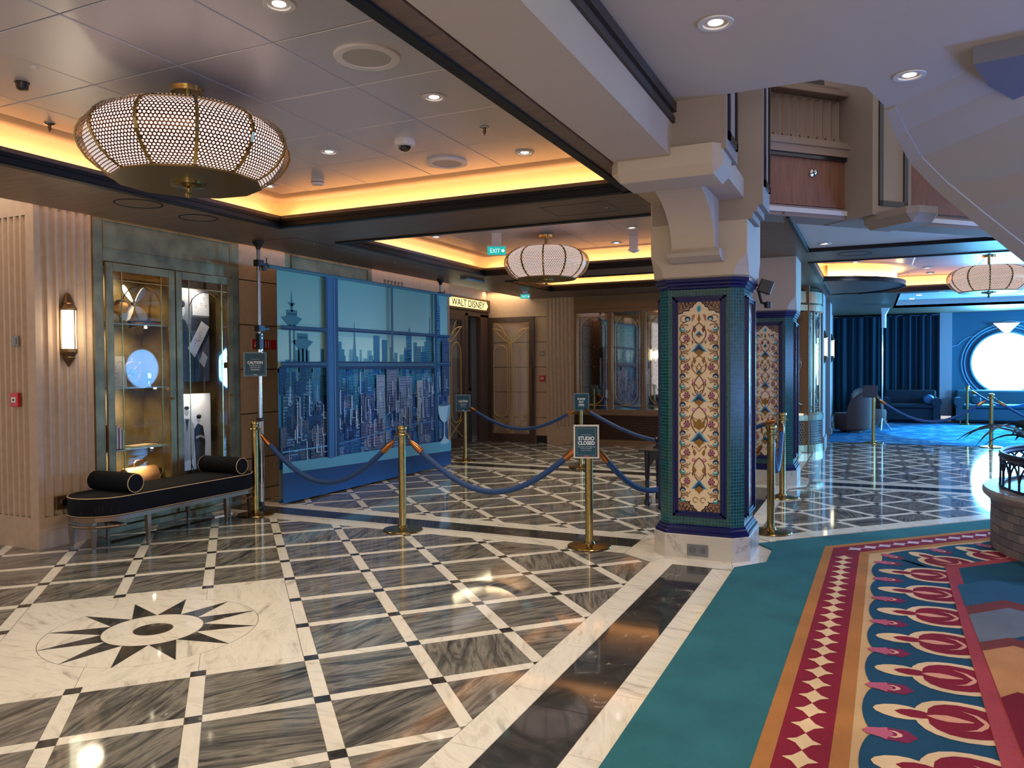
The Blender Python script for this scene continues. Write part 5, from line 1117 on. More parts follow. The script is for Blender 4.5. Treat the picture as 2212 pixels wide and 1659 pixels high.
card('caution_sign', 'blue caution card clipped to the tall metal pole', (-6.05, 6.42, 1.465), .235, .26, .72, [('CAUTION', .04, .135, .88, .0012)], [('PLEASE DO NOT', .0165, .112), ('LEAN ON THE', .0165, .09), ('BACKDROP', .0165, .068)])
card('caution_sign', 'blue caution card on the far stanchion by the doorway', (-6.1, 11.2, .82), .24, .275, .5, [('CAUTION', .04, .155, .88, .0012)], [('PLEASE DO NOT', .0165, .132), ('LEAN ON THE', .0165, .11), ('BACKDROP', .0165, .088)])
card('exit_card', 'blue please exit here card on a far stanchion', (-4.0, 11.09, .87), .23, .27, .33, [('PLEASE', .042, .17, .88, .0012), ('EXIT', .042, .125, .88, .0012), ('HERE', .042, .08, .88, .0012)], [])
t = thing('dark_card', 'dark blank card on the stanchion at the lounge carpet edge', 'sign', (-.02, 16.74, .9)); b = MB(); b.box(-.14, .12, -.01, .01, 0, .24); obj('board', b, mat('dark_card', (20, 40, 62), .5), t, bevel=.003); b = MB(); b.box(-.12, .10, -.012, -.01, .02, .22); obj('face', b, mat('card_face', (14, 32, 54), .4), t)
# ------------------------------------------------------------------ BENCH
bn = thing('daybed_bench', 'long oval-ended black velvet bench on bronze legs before the display case', 'bench', (-6.09, 5.3, 0))
VELB = mat('black_velvet', (8, 8, 12), .85, spec=.2)
def _vel(m):
    nt, b, L = bits(m); tc = nt.nodes.new('ShaderNodeTexCoord'); v = nt.nodes.new('ShaderNodeTexVoronoi'); v.inputs['Scale'].default_value = 55; v.inputs['Randomness'].default_value = 0; L.new(tc.outputs['Object'], v.inputs['Vector'])
    n = nt.nodes.new('ShaderNodeTexNoise'); n.inputs['Scale'].default_value = 6; L.new(tc.outputs['Object'], n.inputs['Vector'])
    k = math_(nt, 'MULTIPLY', math_(nt, 'LESS_THAN', v.outputs['Distance'], .16), math_(nt, 'GREATER_THAN', n.outputs['Fac'], .53)); L.new(ramp(nt, k, [(0, (8, 9, 14)), (1, (100, 76, 58))]), b.inputs['Base Color'])
_vel(VELB)
def stad(hx, hy, z, r=None, n=14):
    r = hx if r is None else r; p = []
    for k in range(n+1): a = PI*k/n; p.append((hx*math.cos(a), hy-hx+hx*math.sin(a), z))
    for k in range(n+1): a = PI+PI*k/n; p.append((hx*math.cos(a), -hy+hx+hx*math.sin(a), z))
    return p
b = MB(); b.loft([stad(.25, .94, .3), stad(.28, .97, .31), stad(.285, .975, .36), stad(.28, .97, .45), stad(.27, .96, .47), stad(.22, .91, .478)]); obj('seat_cushion', b, VELB, bn, smooth=True)
PIPE = mat('gold_piping', (196, 164, 118), .5)
b = MB(); p = stad(.281, .971, .462); b.tube(p+[p[0]], .0045, 6); p = stad(.281, .971, .308); b.tube(p+[p[0]], .003, 6); obj('piping', b, PIPE, bn)
def ringbar(hx, hy, z0, z1, w_, c): b = MB(); b.loft([stad(hx, hy, z0), stad(hx, hy, z1), stad(hx-w_, hy-w_, z1), stad(hx-w_, hy-w_, z0), stad(hx, hy, z0)], cap=False); return b
LEG = mat('bench_bronze', (120, 98, 78), .35, .75)
obj('frame_rail', ringbar(.28, .97, .262, .3, .05, 0), LEG, bn)
for s in (-1, 1):
    b = MB(); q = [(x*1.0, y, .215) for x, y, z in (stad(.265, .955, 0)) if y*s > .5]; q = sorted(q, key=lambda p_: math.atan2(p_[1]-s*.69, p_[0])) if s > 0 else sorted(q, key=lambda p_: -math.atan2(-(p_[1]+.69), p_[0]))
    b.tube(q, .013, 6); obj('end_stretcher', b, LEG, bn)
    for hx in (-1, 1):
        for yy in ((.9, .14), (.46, .262)): 
            b = MB(); y_ = s*yy[0]; x_ = hx*yy[1]; b.loft([[(x_+r*a, y_+r*c, z) for a, c in ((-1, -1), (1, -1), (1, 1), (-1, 1))] for r, z in ((.012, 0), (.011, .03), (.019, .18), (.019, .265))]); obj('leg', b, LEG, bn)
for k, (yy, lb) in enumerate(((4.72, 'black velvet bolster with gold piping at the near end of the bench'), (5.98, 'black velvet bolster with gold piping at the far end of the bench'))):
    t = thing('bolster', lb, 'cushion', (-6.09, yy, .555)); t['group'] = 'bolsters on the bench'
    b = MB(); b.loft([[(x, r*math.cos(a), r*math.sin(a)) for a in [2*PI*i/22 for i in range(22)]] for x, r in ((-.27, .04), (-.268, .07), (-.255, .084), (-.1, .088), (.1, .088), (.255, .084), (.268, .07), (.27, .04))]); obj('bolster_body', b, VELB, t, smooth=True)
    for x in (-.262, .262): b = MB(); b.tube([(x, .08*math.cos(a), .08*math.sin(a)) for a in [2*PI*i/24 for i in range(25)]], .004, 6); obj('piping', b, PIPE, t)
# ------------------------------------------------------------------ BACKDROP AND POLES
bk = thing('city_backdrop', 'large blue printed city skyline backdrop hanging between two poles', 'backdrop', (-6.07, 6.8, 0))
BW, BH = 3.85, 2.66
def bx_(u, v): return .02*math.sin(PI*v/BH)*math.sin(u*1.3)*.3+.004*math.sin(u*9)*(v/BH)
b = MB(); n = 40; vs = []
for i in range(n+1):
    for j in range(9): u, v = BW*i/n, .02+(BH-.02)*j/8; vs.append((-.012, u, v))
b.add(vs, [(i*9+j, (i+1)*9+j, (i+1)*9+j+1, i*9+j+1) for i in range(n) for j in range(8)]); obj('cloth_back', b, mat('cloth_back', (120, 130, 140), .9), bk)
a = Art(lambda u, v, h: (-.006+h, u, v), .00006)
def sky(z): t = max(0, min(1, (z-1.5)/1.2)); return tuple(int(p+(q-p)*t) for p, q in zip((186, 222, 206), (116, 178, 170)))
for k in range(10): z0, z1 = 1.5+.12*k, 1.5+.12*(k+1); a.rect(0, z0, BW, min(BH+.01, z1), sky(z0), sky(z1))
a.rect(0, .4, BW, 1.55, (30, 70, 120), (54, 120, 140)); a.up()
RB = random.Random(5)
def bld(u, w_, z0, z1, c, win=True, wc=None):
    a.rect(u, z0, u+w_, z1, tuple(int(q*.78) for q in c), c); a.up()
    if win:
        wc = wc or tuple(int(q*.66) for q in c); nx = max(2, int(w_/.03)); nz = int((z1-z0)/.036)
        for j in range(nz):
            zz = z0+(j+.35)*(z1-z0)/nz
            if RB.random() < .45: a.rect(u+w_*.08, zz, u+w_*.92, zz+.011, wc)
            else:
                for i in range(nx):
                    if RB.random() < .8: a.rect(u+(i+.25)*w_/nx, zz, u+(i+.7)*w_/nx, zz+.02, wc)
# hazy far skyline
for k in range(70): u = RB.uniform(0, BW-.08); bld(u, RB.uniform(.04, .1), 1.4, 1.62+RB.random()**2*.22+.1*(u > 2.4), RB.choice([(86, 150, 160), (70, 138, 156), (60, 126, 150), (100, 160, 165)]), False)
a.up()
def tower(u, z1): a.poly([(u-.05, 1.55), (u-.012, 1.95), (u-.003, z1), (u+.003, z1), (u+.012, 1.95), (u+.05, 1.55)], (70, 128, 146))
tower(1.43, 2.13)
for (u, w_, z, c) in ((1.02, .14, 1.88, (66, 128, 150)), (1.85, .14, 1.98, (58, 122, 150)), (2.05, .12, 1.93, (56, 118, 148)), (2.66, .14, 2.02, (66, 130, 156)), (2.6, .18, 1.8, (24, 108, 150)), (2.9, .16, 1.86, (70, 120, 140)), (3.05, .2, 1.78, (26, 96, 140)), (3.2, .22, 2.06, (60, 120, 140)), (3.62, .23, 2.02, (66, 104, 130)), (3.52, .1, 2.5, (74, 138, 160))):
    bld(u, w_, 1.3, z, c, u > 2.5)
a.poly([(3.5, 2.0), (3.54, 2.55), (3.57, 2.66), (3.6, 2.55), (3.62, 2.0)], (74, 134, 158)); a.stroke([(3.3, 2.0), (3.31, 2.3)], .012, (50, 100, 120)); a.stroke([(2.68, 2.0), (2.74, 2.12), (2.78, 2.0)], .02, (66, 130, 156))
# saucer towers
def saucer(u, z, s, legs):
    for q in legs: a.rect(u+q-.014, .9, u+q+.014, z, (58, 112, 128))
    a.poly([(u-.18*s, z+.08*s), (u-.05*s, z-.02*s), (u+.05*s, z-.02*s), (u+.18*s, z+.08*s), (u+.09*s, z+.1*s), (u+.09*s, z+.17*s), (u-.09*s, z+.17*s), (u-.09*s, z+.1*s)], (70, 124, 134)); a.up(); a.rect(u-.08*s, z+.11*s, u+.08*s, z+.135*s, (36, 84, 100)); a.k -= 1
saucer(.24, 2.05, 1, (-.035, .035)); a.poly([(.17, 2.3), (.24, 2.26), (.31, 2.3), (.25, 2.31), (.243, 2.43), (.237, 2.43), (.23, 2.31)], (70, 124, 134)); a.rect(.22, 2.2, .26, 2.3, (70, 124, 134))
saucer(.42, 1.78, 1.05, (-.07, 0, .07)); a.rect(.3, .9, .54, 1.76, (60, 112, 134), (88, 140, 150))
a.up()
# dense city below
for k in range(520):
    z1 = 1.55-1.05*(k/520)**.9+RB.uniform(-.06, .08); u = RB.uniform(-.02, BW-.14); w_ = RB.uniform(.05, .15); d = (k/520)
    c = RB.choice([(36, 86, 140), (26, 62, 116), (60, 98, 140), (22, 96, 136), (18, 44, 92), (88, 104, 140), (110, 118, 136)] if d > .3 else [(40, 120, 150), (30, 98, 148), (60, 128, 150)])
    if u < .78: c = tuple(int(q*.72) for q in c)
    bld(u, min(w_, BW-u), max(.42, z1-RB.uniform(.25, .5)), z1, c, True, RB.choice([None, (14, 40, 84), (120, 150, 176), None]))
    if k % 60 == 59: a.up()
a.up()
for (u, w_, z0, z1, c, wc) in ((2.1, .26, .95, 1.62, (110, 120, 145), (50, 60, 96)), (1.86, .2, .55, 1.45, (130, 146, 160), (60, 96, 130)), (2.4, .34, .7, 1.42, (110, 130, 156), (40, 70, 120)), (2.88, .16, .55, 1.36, (150, 160, 168), (90, 120, 140)), (3.02, .36, .55, 1.33, (66, 92, 136), (24, 40, 84)), (1.5, .2, .6, 1.2, (84, 88, 118), (30, 40, 80)), (3.62, .22, 1.1, 1.95, (60, 82, 116), (26, 40, 72)), (1.62, .4, .46, .8, (120, 118, 136), (40, 50, 90)), (.55, .2, .46, .85, (96, 96, 110), (30, 40, 70))):
    bld(u, w_, z0, z1, c, True, wc); a.up()
for k in range(260):
    u = RB.uniform(.02, BW-.03); z0 = RB.uniform(.46, 1.25); q = RB.random()
    if u < .8 and q < .5: continue
    a.rect(u, z0, u+RB.uniform(.004, .016), z0+RB.uniform(.08, .3), (170, 190, 205) if q > .55 else (10, 28, 66)); a.rect(u, z0-.01, u+RB.uniform(.02, .07), z0, (140, 160, 185) if q > .5 else (14, 34, 76)); a.up()
# ledge, glass, window bars
a.up(); 
def zs(u, z0, z1): return z0+(z1-z0)*u/BW
for (q0, q1, r0, r1, c) in ((0, 0, .36, .23, (24, 62, 104)),):
    a.poly([(0, .02), (BW, .02), (BW, .23), (0, .36)], c, [(30, 84, 140), (30, 78, 128), (28, 52, 92), (26, 54, 96)])
a.poly([(0, .36), (BW, .23), (BW, .4), (0, .48)], (88, 150, 168)); a.up()
DKB = (26, 50, 82); MDB = (52, 96, 142)
a.stroke([(0, .60), (.8, .6)], .014, (100, 160, 190)); a.stroke([(1.02, .6), (2.5, .72), (3.4, .74)], .014, (70, 120, 160)); a.up()
def hbar(u0, u1, z, w_): a.rect(u0, z-w_/2, u1, z+w_/2, DKB); a.up(); a.rect(u0, z-w_*.1, u1, z+w_*.3, (56, 92, 116)); a.k -= 1
hbar(0, .8, 2.01, .05); hbar(1.02, 3.36, 2.03, .05); hbar(3.45, BW, 2.03, .04); hbar(0, .8, 1.59, .07); hbar(1.02, 3.36, 1.58, .1); hbar(3.45, BW, 1.6, .05); a.up(); a.up()
a.rect(.79, .45, 1.03, BH, DKB, (44, 84, 120)); a.up(); a.rect(.83, .44, .93, BH, MDB, (60, 110, 150)); a.rect(.955, .44, .97, BH, (90, 140, 170)); a.k -= 1
a.rect(2.2, 1.63, 2.25, BH, (34, 54, 74)); a.up(); a.rect(2.218, 1.63, 2.23, BH, (120, 160, 170)); a.rect(3.37, .42, 3.45, BH, (34, 70, 100)); a.up()
# goblet
a.poly([(3.46, .96), (3.47, .84), (3.52, .75), (3.6, .70), (3.63, .69), (3.63, .5), (3.59, .44), (3.53, .41), (3.53, .36), (3.78, .36), (3.78, .41), (3.7, .44), (3.66, .5), (3.66, .69), (3.7, .7), (3.78, .75), (3.82, .84), (3.83, .96)], (150, 184, 190)); a.up(); a.disc(3.645, .965, .185, (60, 90, 110), .02); a.poly([(3.7, .7), (3.78, .75), (3.82, .84), (3.83, .94), (3.76, .94), (3.74, .82)], (110, 150, 165))
obj('printed_skyline', a.mb, P_CLOTH, bk)
b = MB(); b.tube([(0, -.14, BH+.02), (0, BW+.1, BH+.02)], .022, 10); obj('top_bar', b, mat('cloth_blue', (80, 130, 142), .8), bk, smooth=True); b = MB(); b.tube([(-.004, 0, .035), (-.004, BW, .035)], .016, 10); obj('bottom_bar', b, mat('hem_blue', (30, 74, 120), .8), bk, smooth=True)
def pole(y, lb):
    t = thing('backdrop_pole', lb, 'pole', (-6.06 if y < 8 else -6.15, y, 0))
    b = MB(); b.tube([(0, 0, .03), (0, 0, 1.75)], .024, 12); obj('lower_tube', b, CHROME, t, smooth=True); b = MB(); b.tube([(0, 0, 1.7), (0, 0, 2.9)], .019, 12); obj('upper_tube', b, mat('alu', (150, 152, 155), .3, .9), t, smooth=True)
    for x, y_ in ((.035, .0), (-.02, .03), (-.02, -.03)): b = MB(); b.tube([(x, y_, .1), (x, y_, .98)], .011, 8); obj('folded_leg', b, CHROME, t)
    b = MB(); b.lathe([(.06, .0), (.06, .02), (.03, .04), (.028, .09)], 14); obj('foot', b, BLACK, t); b = MB(); b.lathe([(.028, .97), (.05, .98), (.05, 1.0), (.028, 1.01)], 12); obj('collar', b, BLACK, t)
    b = MB(); b.lathe([(.02, 2.84), (.03, 2.87), (.06, 2.91), (.06, 2.925), (0, 2.925)], 14); obj('ceiling_pad', b, BLACK, t)
    for z in (2.68, 1.97): b = MB(); b.box(-.035, .035, -.04, .05, z-.02, z+.05); b.box(-.02, .02, .05, .14, z, z+.025); b.box(-.005, .005, .12, .13, z+.0, z+.09); obj('clamp', b, BLACK, t, bevel=.003)
    b = MB(); b.box(-.03, .03, -.03, .03, 1.76, 1.93); obj('joint', b, BLACK, t, bevel=.004)
    for z in (1.92, 1.88, 1.75, 1.72): b = MB(); b.lathe([(0, 0), (.009, 0), (.009, .006), (0, .006)], 8); o = obj('screw', b, CHROME, t, (.032, 0, z)); o.rotation_euler = (0, PI/2, 0)
    b = MB(); b.lathe([(0, 0), (.03, 0), (.03, .02), (0, .02)], 10); o = obj('clamp_knob', b, BLACK, t, (.04, .03, 2.64)); o.rotation_euler = (0, PI/2, 0)
    return t
pole(6.5, 'tall metal pole with black clamps at the left side of the city backdrop'); pole(10.58, 'metal pole with black clamps at the right side of the city backdrop')
# ------------------------------------------------------------------ small dark table
tb = thing('side_table', 'dark turned-leg table half hidden behind the nearest column', 'table', (-1.95, 8.65, 0)); DW = mat('ebony', (22, 20, 24), .35)
b = MB(); b.box(-.4, .45, -.3, .3, .6, .625); obj('tabletop', b, DW, tb, bevel=.006)
b = MB(); b.prism([(-.34, .6), (-.34, .5), (-.29, .42), (-.22, .52), (0, .55), (.26, .52), (.33, .42), (.38, .5), (.38, .6)], -.25, -.23, ax='y'); b.box(-.34, .38, .23, .25, .5, .6); b.box(-.34, -.32, -.24, .24, .5, .6); b.box(.36, .38, -.24, .24, .5, .6); obj('apron', b, DW, tb)
for x in (-.31, .35):
    for y in (-.24, .24): b = MB(); b.lathe([(.032, 0), (.036, .02), (.03, .06), (.02, .08), (.026, .1), (.02, .13), (.024, .2), (.028, .26), (.02, .29), (.028, .31), (.03, .6)], 12, (x, y, 0)); obj('leg', b, DW, tb, smooth=True)
t = thing('desk_lamp', 'small black lamp on the dark table behind the column', 'lamp', (-2.2, 8.62, .625)); b = MB(); b.lathe([(.05, 0), (.05, .015), (.015, .03), (.012, .06), (.03, .07), (.035, .1), (.02, .12), (0, .12)], 14); obj('stem', b, DW, t, smooth=True); b = MB(); b.box(.04, .16, -.05, .05, 0, .04); obj('foot_box', b, DW, t, bevel=.004)
# ------------------------------------------------------------------ LANTERNS
def lantern(loc, s, lb, z0=2.655):
    t = thing('drum_lantern', lb, 'ceiling lamp', (loc[0], loc[1], 0), math.radians(loc[2]), 'perforated drum lanterns')
    prof = [(.40, z0), (.455, z0+.03), (.51, z0+.08), (.548, z0+.14), (.565, z0+.19), (.56, z0+.24), (.535, z0+.29), (.49, z0+.33), (.43, z0+.36), (.38, z0+.375)]
    prof = [(r*s, z) for r, z in prof]; N = 12; cz = [0]
    for (r0, a), (r1, c) in zip(prof, prof[1:]): cz.append(cz[-1]+math.hypot(r1-r0, c-a))
    me = None
    for k in range(N):
        if me is None:
            b = MB(); b.uv = []; vs = []; K_ = 4
            for (r, z), v in zip(prof, cz):
                for q in range(K_+1):
                    a = (q/K_-.5)*2*PI/N; fl = math.cos(PI/N)/math.cos(a); rr = r*(.35+.65*fl)*1.0; vs.append((rr*math.cos(a), rr*math.sin(a), z)); b.uv.append((r*a, v))
            b.add(vs, [(i*(K_+1)+q, i*(K_+1)+q+1, (i+1)*(K_+1)+q+1, (i+1)*(K_+1)+q) for i in range(len(prof)-1) for q in range(K_)])
            me = b.mesh('shade_panel'); me.materials.append(HEXSHADE); me.polygons.foreach_set('use_smooth', [True]*len(me.polygons))
        link('shade_panel', me, t, (0, 0, 0), 2*PI*k/N)
    rm = None
    for k in range(N):
        if rm is None:
            b = MB(); b.loft([[(r*1.0-.004, -.009*1, z), (r+.008, -.009, z), (r+.008, .009, z), (r-.004, .009, z)] for r, z in prof]); rm = b.mesh('rib'); rm.materials.append(BRASS)
        link('rib', rm, t, (0, 0, 0), 2*PI*(k+.5)/N)
    DIF = emis('lantern_diffuser', (255, 222, 212), 1.4)
    b = MB(); b.lathe([(r-.035*s, z) for r, z in prof], 36); obj('diffuser', b, DIF, t, smooth=True)
    oc = [(.405*s*math.cos(2*PI*(k+.5)/N), .405*s*math.sin(2*PI*(k+.5)/N)) for k in range(N)]
    b = MB(); b.prism(oc, z0-.012, z0+.002); obj('bottom_plate', b, mat('lantern_brass', (120, 98, 56), .4, .85), t, bevel=.004)
    b = MB(); b.lathe([(.0, z0-.1), (.012, z0-.095), (.02, z0-.075), (.012, z0-.06), (.014, z0-.045), (.03, z0-.035), (.1, z0-.025), (.1, z0-.012), (0, z0-.012)], 20); obj('finial', b, BRASS, t, smooth=True)
    b = MB(); b.lathe([(.4*s, z0+.375), (.02, z0+.385), (.02, CZ2-.03), (.09, CZ2-.03), (.095, CZ2-.0), (0, CZ2)], 24); obj('canopy', b, BRASS, t, smooth=True)
    return t
lantern((-3.66, 3.36, 7), 1.03, 'big perforated drum lantern hanging nearest, at the upper left')
lantern((-3.72, 9.04, 3), .94, 'perforated drum lantern in the middle, above the rope barrier')
lantern((1.62, 13.87, 10), 1.0, 'perforated drum lantern at the far right, before the blue lounge')
# ------------------------------------------------------------------ ceiling fittings
LENS = emis('downlight_lens', (255, 246, 225), 9); RING = mat('white_ring', (214, 208, 202), .4)
dl0 = thing('downlight', 'x', 'ceiling light', (0, 0, CZ2), 0, 'recessed downlights')
b = MB(); b.loft([[(r*math.cos(2*PI*i/24), r*math.sin(2*PI*i/24), z) for i in range(24)] for r, z in ((.074, .0), (.072, -.006), (.052, -.006), (.046, .03), (.044, .055))], cap=False); obj('trim_ring', b, RING, dl0, smooth=True)
b = MB(); b.lathe([(.044, .05), (.0, .05)], 20, cap=False); b.lathe([(0.0001, .03), (.022, .03), (.03, .0), (.012, -.002), (.0001, -.002)], 16, cap=False); obj('lens', b, LENS, dl0)
DLS = [(-2.44, 2.77, 0, 'downlight cut by the top edge of the picture, above the big lantern', 55), (-2.43, 4.12, 0, 'downlight right of the big lantern, beyond the large round speaker', 55), (-3.76, 4.8, 0, 'downlight just right of the big lantern shade', 55), (-2.43, 5.48, 0, 'downlight at the right corner of the near ceiling, by the small round speaker', 55), (-4.95, 5.45, 0, 'downlight peeping out under the big lantern', 45),
  (-5.0, 8.5, 1, 'first downlight at the left of the middle ceiling', 45), (-4.95, 9.95, 1, 'downlight in the middle ceiling, left of its lantern', 45), (-2.6, 9.0, 1, 'downlight in the middle ceiling, right of its lantern', 45), (-3.1, 10.0, 1, 'downlight behind the middle lantern', 40),
  (-.73, 4.06, 2, 'large bright downlight in the white ceiling overhead', 62), (.2, 5.3, 2, 'downlight in the white ceiling farther right', 52), (-.5, 9.7, 3, 'downlight in the pale strip between the black trims', 14),
  (-.25, 13.6, 4, 'downlight at the left of the curved cove', 70), (.4, 14.9, 4, 'downlight beside the curved cove end', 70), (.85, 15.0, 4, 'nearer of the two close downlights left of the far lantern', 60), (.95, 15.9, 4, 'farther of the two close downlights left of the far lantern', 60)]
for k, (x, y, w_, lb, e) in enumerate(DLS):
    z = (CZ2-.003, CZ2-.003, 3.298, 2.953, CZ2-.007)[w_]
    if k == 0: dl0.location = (x, y, z); dl0['label'] = lb
    else:
        d = dup(dl0, (x, y, z), None, lb)
        if w_ == 2: d.scale = (1.25, 1.25, 1.25)
    spot((x, y, z-.02), e*((1.15 if y < 7 else 1.6) if w_ < 2 else 1.3), (1, .86, .68) if w_ < 3 else (.6, .74, 1))
for (x, y) in ((1.2, 9.4), (.6, 8.2), (2.8, 11.8), (.9, 12.4), (2.4, 13.4), (.6, 15.0)): spot((x, y, 2.9 if y < 11 else 3.17), 120, (.6, .74, 1))  # cool spots without fittings, added to brighten the floor at the right
for (x, y) in ((.5, 2.6), (.4, .8), (-.6, 1.5)): spot((x, y, 3.27), 55)
for (x, y) in ((-4.3, 4.0), (-4.6, 2.6), (-3.0, 1.9), (-3.6, 12.2), (-4.6, 12.2), (-2.6, 12.2), (-2.5, 7.6), (-3.8, 7.5)): spot((x, y, 3.17), 46 if y < 7 else 70)
far = thing('downlight', 'square recessed light', 'ceiling light', (1.3, 18.2, 3.1), 0, 'downlights over the far lounge'); b = MB(); b.box(-.07, .07, -.07, .07, -.004, 0); obj('trim_ring', b, RING, far); b = MB(); b.box(-.05, .05, -.05, .05, -.008, -.004); obj('lens', b, LENS, far)
far['label'] = 'small light in the blue lounge ceiling, nearest of the left pair'
for (x, y, lb) in ((1.35, 18.9, 'small light in the blue lounge ceiling, second of the left pair'), (.95, 19.6, 'small light in the blue lounge ceiling, close to its left edge'), (.85, 20.6, 'small light in the blue lounge ceiling, at its far left corner'), (2.6, 18.7, 'small light in the blue lounge ceiling, below the far lantern'), (3.0, 20.3, 'small light in the blue lounge ceiling, above the porthole')): dup(far, (x, y, 3.1), None, lb)
def speaker(x, y, r, z, lb, m=RING):
    t = thing('ceiling_speaker', lb, 'speaker', (x, y, z)); b = MB(); b.lathe([(r, .004), (r, -.006), (r*.97, -.012), (r*.74, -.012), (r*.73, -.006)], 40, cap=False); obj('rim', b, m, t, smooth=True)
    b = MB(); b.lathe([(r*.74, -.007), (.0001, -.008)], 40, cap=False); obj('grille', b, mat('speaker_grille', (170, 164, 158), .6) if m is RING else m, t)
speaker(-2.43, 3.43, .175, CZ2-.003, 'large round white ceiling speaker in the middle of the near ceiling'); speaker(-3.11, 5.47, .165, CZ2-.003, 'smaller looking round ceiling speaker near the glowing cove')
for (x, y, r, lb) in ((-5.55, 4.57, .19, 'flush brown round grille in the wooden soffit, nearer one'), (-5.59, 5.24, .17, 'flush brown round grille in the wooden soffit, farther one'), (-.2, 10.55, .2, 'flush round grille in the soffit beyond the second column')): 
    t = thing('soffit_grille', lb, 'grille', (x, y, SZ)); b = MB(); b.lathe([(r, .002), (r, -.004), (r-.012, -.004), (r-.012, .002)], 40, cap=False); obj('ring', b, BLKTRIM, t); b = MB(); b.lathe([(r-.012, -.001), (.0001, -.001)], 40, cap=False); obj('disc', b, SOFF, t)
t = thing('dome_camera', 'white dome security camera on the near metal ceiling', 'camera', (-3.08, 4.8, CZ2)); b = MB(); b.lathe([(.075, 0), (.078, -.03), (.07, -.045), (.05, -.05)], 28); obj('housing', b, RING, t, smooth=True); b = MB(); b.lathe([(.05, -.045), (.044, -.065), (.025, -.08), (0.0001, -.085)], 24, cap=False); obj('dome', b, mat('dome_black', (8, 8, 10), .08, spec=.9), t, smooth=True)
t = thing('smoke_detector', 'round white smoke detector on the near metal ceiling', 'detector', (-4.42, 5.48, CZ2)); b = MB(); b.lathe([(.05, 0), (.055, -.015), (.055, -.03), (.045, -.045), (0, -.048)], 24); obj('body', b, RING, t, smooth=True); b = MB(); b.lathe([(.0555, -.02), (.0555, -.026)], 24, cap=False); obj('slot', b, BLACK, t)
def sprinkler(x, y, lb, z=CZ2):
    t = thing('sprinkler', lb, 'sprinkler', (x, y, z), 0, 'ceiling sprinklers'); b = MB(); b.lathe([(.035, 0), (.036, -.006), (.02, -.014), (.0, -.014)], 18); obj('rose', b, CHROME, t, smooth=True); b = MB(); b.lathe([(.012, -.014), (.01, -.03), (.014, -.034), (.006, -.05), (.0, -.062)], 12); obj('nozzle', b, BRONZE, t)
sprinkler(-2.42, 4.78, 'ceiling sprinkler right of the dome camera'); sprinkler(-5.0, 3.43, 'ceiling sprinkler left of the big lantern')
t = thing('ceiling_sensor', 'small black round sensor on the ceiling at the far left', 'sensor', (-4.43, 2.88, CZ2)); b = MB(); b.lathe([(.036, 0), (.03, -.04), (.02, -.045), (0, -.045)], 16); obj('body', b, BLACK, t, smooth=True); b = MB(); b.lathe([(.04, 0), (.04, -.004), (.03, -.004)], 16); obj('collar', b, BLACK, t)
t = thing('ceiling_sensor', 'tiny pale round sensor above the black one at the far left', 'sensor', (-4.14, 2.76, CZ2)); b = MB(); b.lathe([(.018, 0), (.016, -.012), (0, -.014)], 12); obj('body', b, RING, t, smooth=True)
def exit_sign(x, y, z, zt, lb, s=1, rz=0):
    t = thing('exit_sign', lb, 'exit sign', (x, y, z), rz); b = MB(); b.box(-.17*s, .17*s, -.012, .012, -.075*s, .075*s); obj('panel', b, emis('exit_green', (40, 190, 180), 1.0), t)
    b = MB(); b.box(-.18*s, .18*s, -.02, .02, .075*s, .095*s); b.box(-.09*s, .09*s, -.006, .006, .095*s, zt-z); obj('hanger', b, RING, t)
    text('EXIT', .11*s, mat('exit_white', (235, 250, 245), .5, emit=.8), t, lambda X_, Y_, q: (X_-.03*s, -.013-q, Y_-.038*s), .85, .0006)
    b = MB(); b.prism([(.09*s, -.02*s), (.12*s, -.02*s), (.12*s, -.04*s), (.155*s, 0), (.12*s, .04*s), (.12*s, .02*s), (.09*s, .02*s)], -.015, -.013, ax='y'); obj('arrow', b, mat('exit_white'), t)
exit_sign(-4.2, 8.6, 2.98, CZ2, 'green lit exit sign hanging under the middle ceiling', .66, .5); exit_sign(-5.75, 12.95, 2.83, SZ, 'green lit exit sign under the far wooden soffit', .5, .4)
hb = MB()
for (x0, x1, y0, y1) in ((-2.62, -2.02, 6.22, 6.225), (-2.62, -2.02, 6.66, 6.665), (-2.62, -2.615, 6.22, 6.66), (-2.025, -2.02, 6.22, 6.66), (-6.1, -5.54, 6.48, 6.486), (-5.546, -5.54, 6.48, 9.6), (-5.7, -5.54, 9.6, 9.606)): hb.box(x0, x1, y0, y1, SZ-.0015, SZ)
obj('hatch_joint', hb, BLKTRIM, CEIL)
for (x, y) in ((-5.62, 6.9), (-5.68, 8.6), (-5.66, 9.1), (-2.1, 6.5), (-2.06, 6.52)): b = MB(); b.lathe([(.012, 0), (.01, -.004), (0, -.004)], 10); t = obj('soffit_stud', b, CHROME, CEIL, (x, y, SZ))
b = MB(); b.box(-.06, .06, -.3, .3, -.02, 0); obj('track_light', b, mat('steel_edge'), label='slim linear fitting on the soffit near the far doorway', cat='light fitting', loc=(-5.75, 10.9, SZ))
t = thing('hanging_sensor', 'pale column-shaped sensor hanging in front of the far cove', 'sensor', (-2.75, 9.6, CZ2)); b = MB(); b.box(-.045, .045, -.045, .045, -.17, 0); obj('stem', b, RING, t); b = MB(); b.loft([[(x*k, y*k, z) for x, y in ((-.06, -.06), (.06, -.06), (.06, .06), (-.06, .06))] for k, z in ((1, -.17), (.9, -.19), (.15, -.215))]); obj('tip', b, RING, t)
